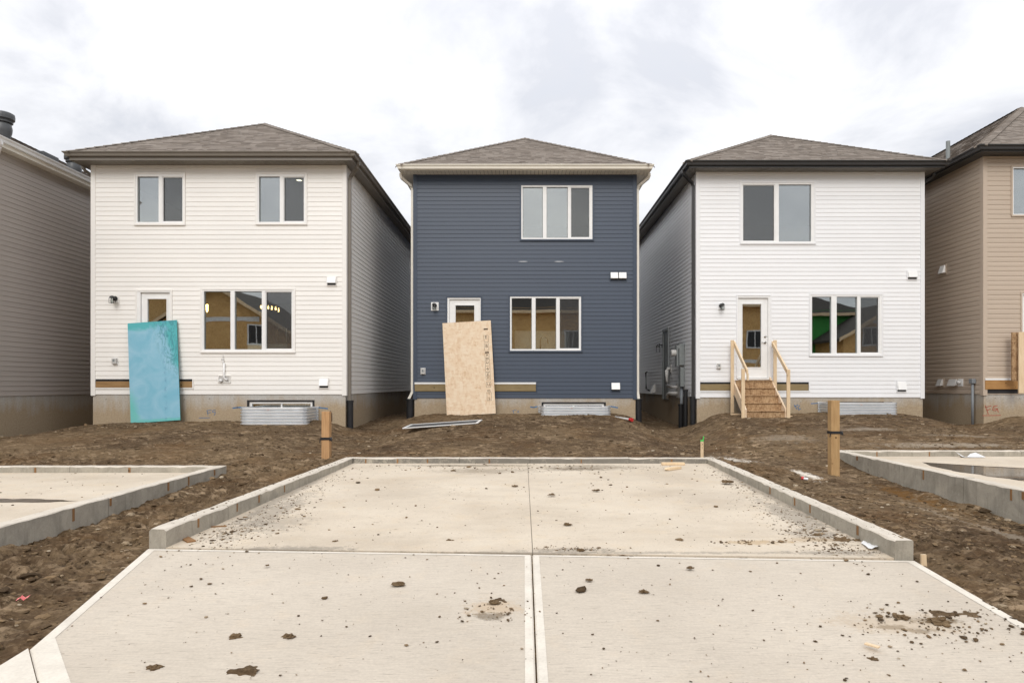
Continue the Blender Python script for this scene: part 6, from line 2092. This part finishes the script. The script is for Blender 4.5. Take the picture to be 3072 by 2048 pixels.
CL = [(2181, 1446, .09, .10, 'large dark mud clod near the far end of the right kerb'),
      (705, 1909, None, .045, 'pyramid shaped mud clod on the left apron panel, nearer its middle'),
      (868, 1908, None, .05, 'rounded mud clod right of the pyramid shaped one on the left apron panel'),
      (463, 2001, None, .048, 'mud clod on the left apron panel nearest the clipped corner'),
      (1197, 1750, None, .055, 'flat grey mud clod below the middle of the cold joint'),
      (1483, 1805, None, .05, 'mud clod beside the smooth centre band of the apron'),
      (1004, 1624, .004, .04, 'mud clod near the front edge of the left pad half'),
      (1350, 1621, .004, .04, 'mud clod at the front of the pad, left of the saw cut'),
      (2448, 1605, .01, .055, 'round grey mud clod in the grit by the right kerb'),
      (2528, 1620, .006, .085, 'biggest lump in the grit beside the right kerb end'),
      (2572, 1621, .006, .05, 'smaller lump next to the biggest one by the right kerb end'),
      (2817, 1863, None, .085, 'dark crumbly mud heap in the stain on the right apron panel'),
      (2705, 1850, None, .06, 'flat mud patch left of the crumbly heap on the right apron panel'),
      (1361, 1412, .085, .07, 'mud clod near the back kerb, left of the saw cut'),
      (1788, 1470, .07, .06, 'mud clod right of the saw cut in the far half of the pad'),
      (1703, 1572, .03, .05, 'mud clod right of the saw cut in the middle of the pad'),
      (1545, 1457, .07, .05, 'mud clod just left of the saw cut'),
      (1655, 1483, .07, .055, 'long mud clod just right of the saw cut'),
      (1742, 1652, 0.0, .05, 'lump of earth on the cold joint right of the centre'),
      (1768, 1738, None, .03, 'small mud clod on the right apron panel, left of a flat one'),
      (1930, 1773, None, .04, 'flat pale mud clod alone on the right apron panel'),
      (2070, 1702, None, .035, 'dark square mud clod on the far part of the right apron panel'),
      (802, 1694, None, .02, 'small speckled pebble on the left apron panel near the joint'),
      (2620, 1975, None, .035, 'dark flat clod beyond the pale wood sliver')]
for i, (sx, sy, z, r, lab) in enumerate(CL):
    big_clod(sx, sy, zA(sy) if z is None else z, r * .62, lab, .5 if r > .05 else .6, i)
def mud_pile(sx, sy, rx, ry, h, label, seed):
    p = at(sx, sy, zA(sy))
    n = 26
    vs, fs2 = [], []
    for j in range(n):
        for i in range(n):
            u, v = (i / (n - 1) - .5) * 2, (j / (n - 1) - .5) * 2
            e_ = 1 - math.hypot(u, v)
            x, y = p.x + u * rx, p.y + v * ry
            k = float(vnoise(np.array([x * 16.0]), np.array([y * 16.0]), seed)[0]) + .6 * float(vnoise(np.array([x * 40.0]), np.array([y * 40.0]), seed + 1)[0])
            vs.append((x, y, zap(x, y) - .006 + max(-.004, h * (e_ * .75 + k * .9))))
    for j in range(n - 1):
        for i in range(n - 1):
            k_ = j * n + i
            fs2.append((k_, k_ + 1, k_ + n + 1, k_ + n))
    m_ = MB(); m_.add(vs, fs2)
    return tag(m_.build('mud_pile', 'dirt', org=tuple(p)), label, 'mud pile', 'crumbled mud piles on the apron')
mud_pile(715, 2012, .11, .06, .03, 'long crumbled mud pile at the bottom of the left apron panel', 41)
mud_pile(1500, 1795, .06, .05, .014, 'thin crumbled mud left of the centre band of the apron', 43)
mud_pile(2870, 1838, .22, .06, .014, 'wide smear of crumbled earth near the right apron edge', 45)

# ------------------------------------------------------------------ houses across the lane, mirrored in the windows
def frame_house(x, w, y, zt_, kind, label, wall='osb_wall'):
    root = thing('unfinished_house', label, 'house', (x, y, 0), 'unfinished houses mirrored in the windows')
    D_ = 9.0
    MB().box(x - w / 2, x + w / 2, y - D_, y, -.3, zt_).build('wall', wall, root)
    pm = MB()
    zc = -.3
    r__ = 0
    while zc < zt_ - .05:
        xc_ = x - w / 2 - (1.22 if r__ % 2 else 0)
        while xc_ < x + w / 2:
            a0, b0 = max(xc_ + .004, x - w / 2), min(xc_ + 2.436, x + w / 2)
            if b0 - a0 > .05: pm.box(a0, b0, y + .001, y + .011, zc + .003, min(zc + 1.216, zt_))
            xc_ += 2.44
        zc += 1.22
        r__ += 1
    so__ = pm.build('wall_sheathing', wall, root)
    so__['kind'] = 'stuff'
    rf = MB()
    ov = .45
    a, b, c_, d_ = x - w / 2 - ov, x + w / 2 + ov, y + ov, y - D_ - ov
    ze = zt_ - ov * .55
    zr = zt_ + w / 2 * (.62 if kind == 'gable' else .5)
    if kind == 'gable':
        for s_, xe in ((-1, a), (1, b)):
            rf.hexa([(xe, c_, ze), (x, c_, zr), (x, d_, zr), (xe, d_, ze)], [(xe, c_, ze + .16), (x, c_, zr + .18), (x, d_, zr + .18), (xe, d_, ze + .16)])
        gb = MB()
        gb.add([(x - w / 2, y, zt_), (x + w / 2, y, zt_), (x, y, zr - .02), (x - w / 2, y - .1, zt_), (x + w / 2, y - .1, zt_), (x, y - .1, zr - .02)], [(0, 2, 1), (3, 4, 5), (0, 3, 5, 2), (1, 2, 5, 4)])
        gb.build('gable', wall, root)
        bg_ = MB()
        for xe in (a, b):
            bg_.hexa([(xe, c_ + .002, ze - .06), (x, c_ + .002, zr - .06), (x, c_ + .04, zr - .06), (xe, c_ + .04, ze - .06)], [(xe, c_ + .002, ze + .17), (x, c_ + .002, zr + .19), (x, c_ + .04, zr + .19), (xe, c_ + .04, ze + .17)])
        bg_.build('barge_board', 'wood_new', root)
    else:
        hw = (b - a) / 2
        rf.add([(a, c_, ze), (b, c_, ze), (x, c_ - hw, zr), (b, d_, ze), (a, d_, ze), (x, d_ + hw, zr)], [(0, 2, 1), (1, 2, 5, 3), (3, 5, 4), (4, 5, 2, 0)])
        fb = MB(); fb.box(a, b, c_ + .002, c_ + .04, ze - .18, ze + .03); fb.build('fascia', 'wood_new', root)
        so_ = MB(); so_.box(a, b, y, c_, ze - .02, ze - .005); so_.build('soffit', 'wood_new', root)
    rf.build('roof', 'shingle_dark' if kind != 'gable' or wall != 'greenwrap' else 'shingle', root)
    for wx_, wz_ in ((-w * .25, 4.0), (w * .22, 4.0), (-w * .2, .9), (w * .25, .9)):
        m_ = MB()
        x0, x1, z0, z1 = x + wx_ - .62, x + wx_ + .62, wz_, wz_ + 1.35
        t_ = .10
        m_.box(x0, x1, y, y + .06, z1 - t_, z1); m_.box(x0, x1, y, y + .06, z0, z0 + t_); m_.box(x0, x0 + t_, y, y + .05, z0 + t_, z1 - t_); m_.box(x1 - t_, x1, y, y + .05, z0 + t_, z1 - t_)
        m_.box((x0 + x1) / 2 - .03, (x0 + x1) / 2 + .03, y, y + .05, z0 + t_, z1 - t_)
        wd = m_.build('window', 'housewrap', root)
        MB().box(x0 + t_, x1 - t_, y + .0115, y + .03, z0 + t_, z1 - t_).build('pane', 'black_plastic', wd)
    box_part('wrap_strip', 'housewrap', root, x - (w * .24 if kind == 'gable' else w / 2 - .02), x + (w * .24 if kind == 'gable' else w / 2 - .02), y + .0115, y + .02, 5.55 if kind == 'gable' else 2.95, 5.85 if kind == 'gable' else 3.2)
    return root
frame_house(-20.3, 12.0, -12.0, 4.1, 'gable', 'unfinished strand board gabled house mirrored in the cream house window')
frame_house(-28.0, 9.0, -12.6, 8.2, 'hip', 'tall unfinished strand board house mirrored in the door of the cream house')
frame_house(.6, 13.0, -12.0, 7.0, 'hip', 'unfinished strand board hip roofed house mirrored in the blue house window')
frame_house(15.2, 6.4, -12.5, 7.4, 'hip', 'unfinished strand board house mirrored in the glazed door of the white house')
frame_house(22.2, 6.4, -14.0, 6.9, 'hip', 'unfinished green wrapped house mirrored in the white house window', 'greenwrap')
frame_house(25.4, 7.6, -9.5, 4.6, 'gable', 'low unfinished brown roofed house mirrored in the white house window')
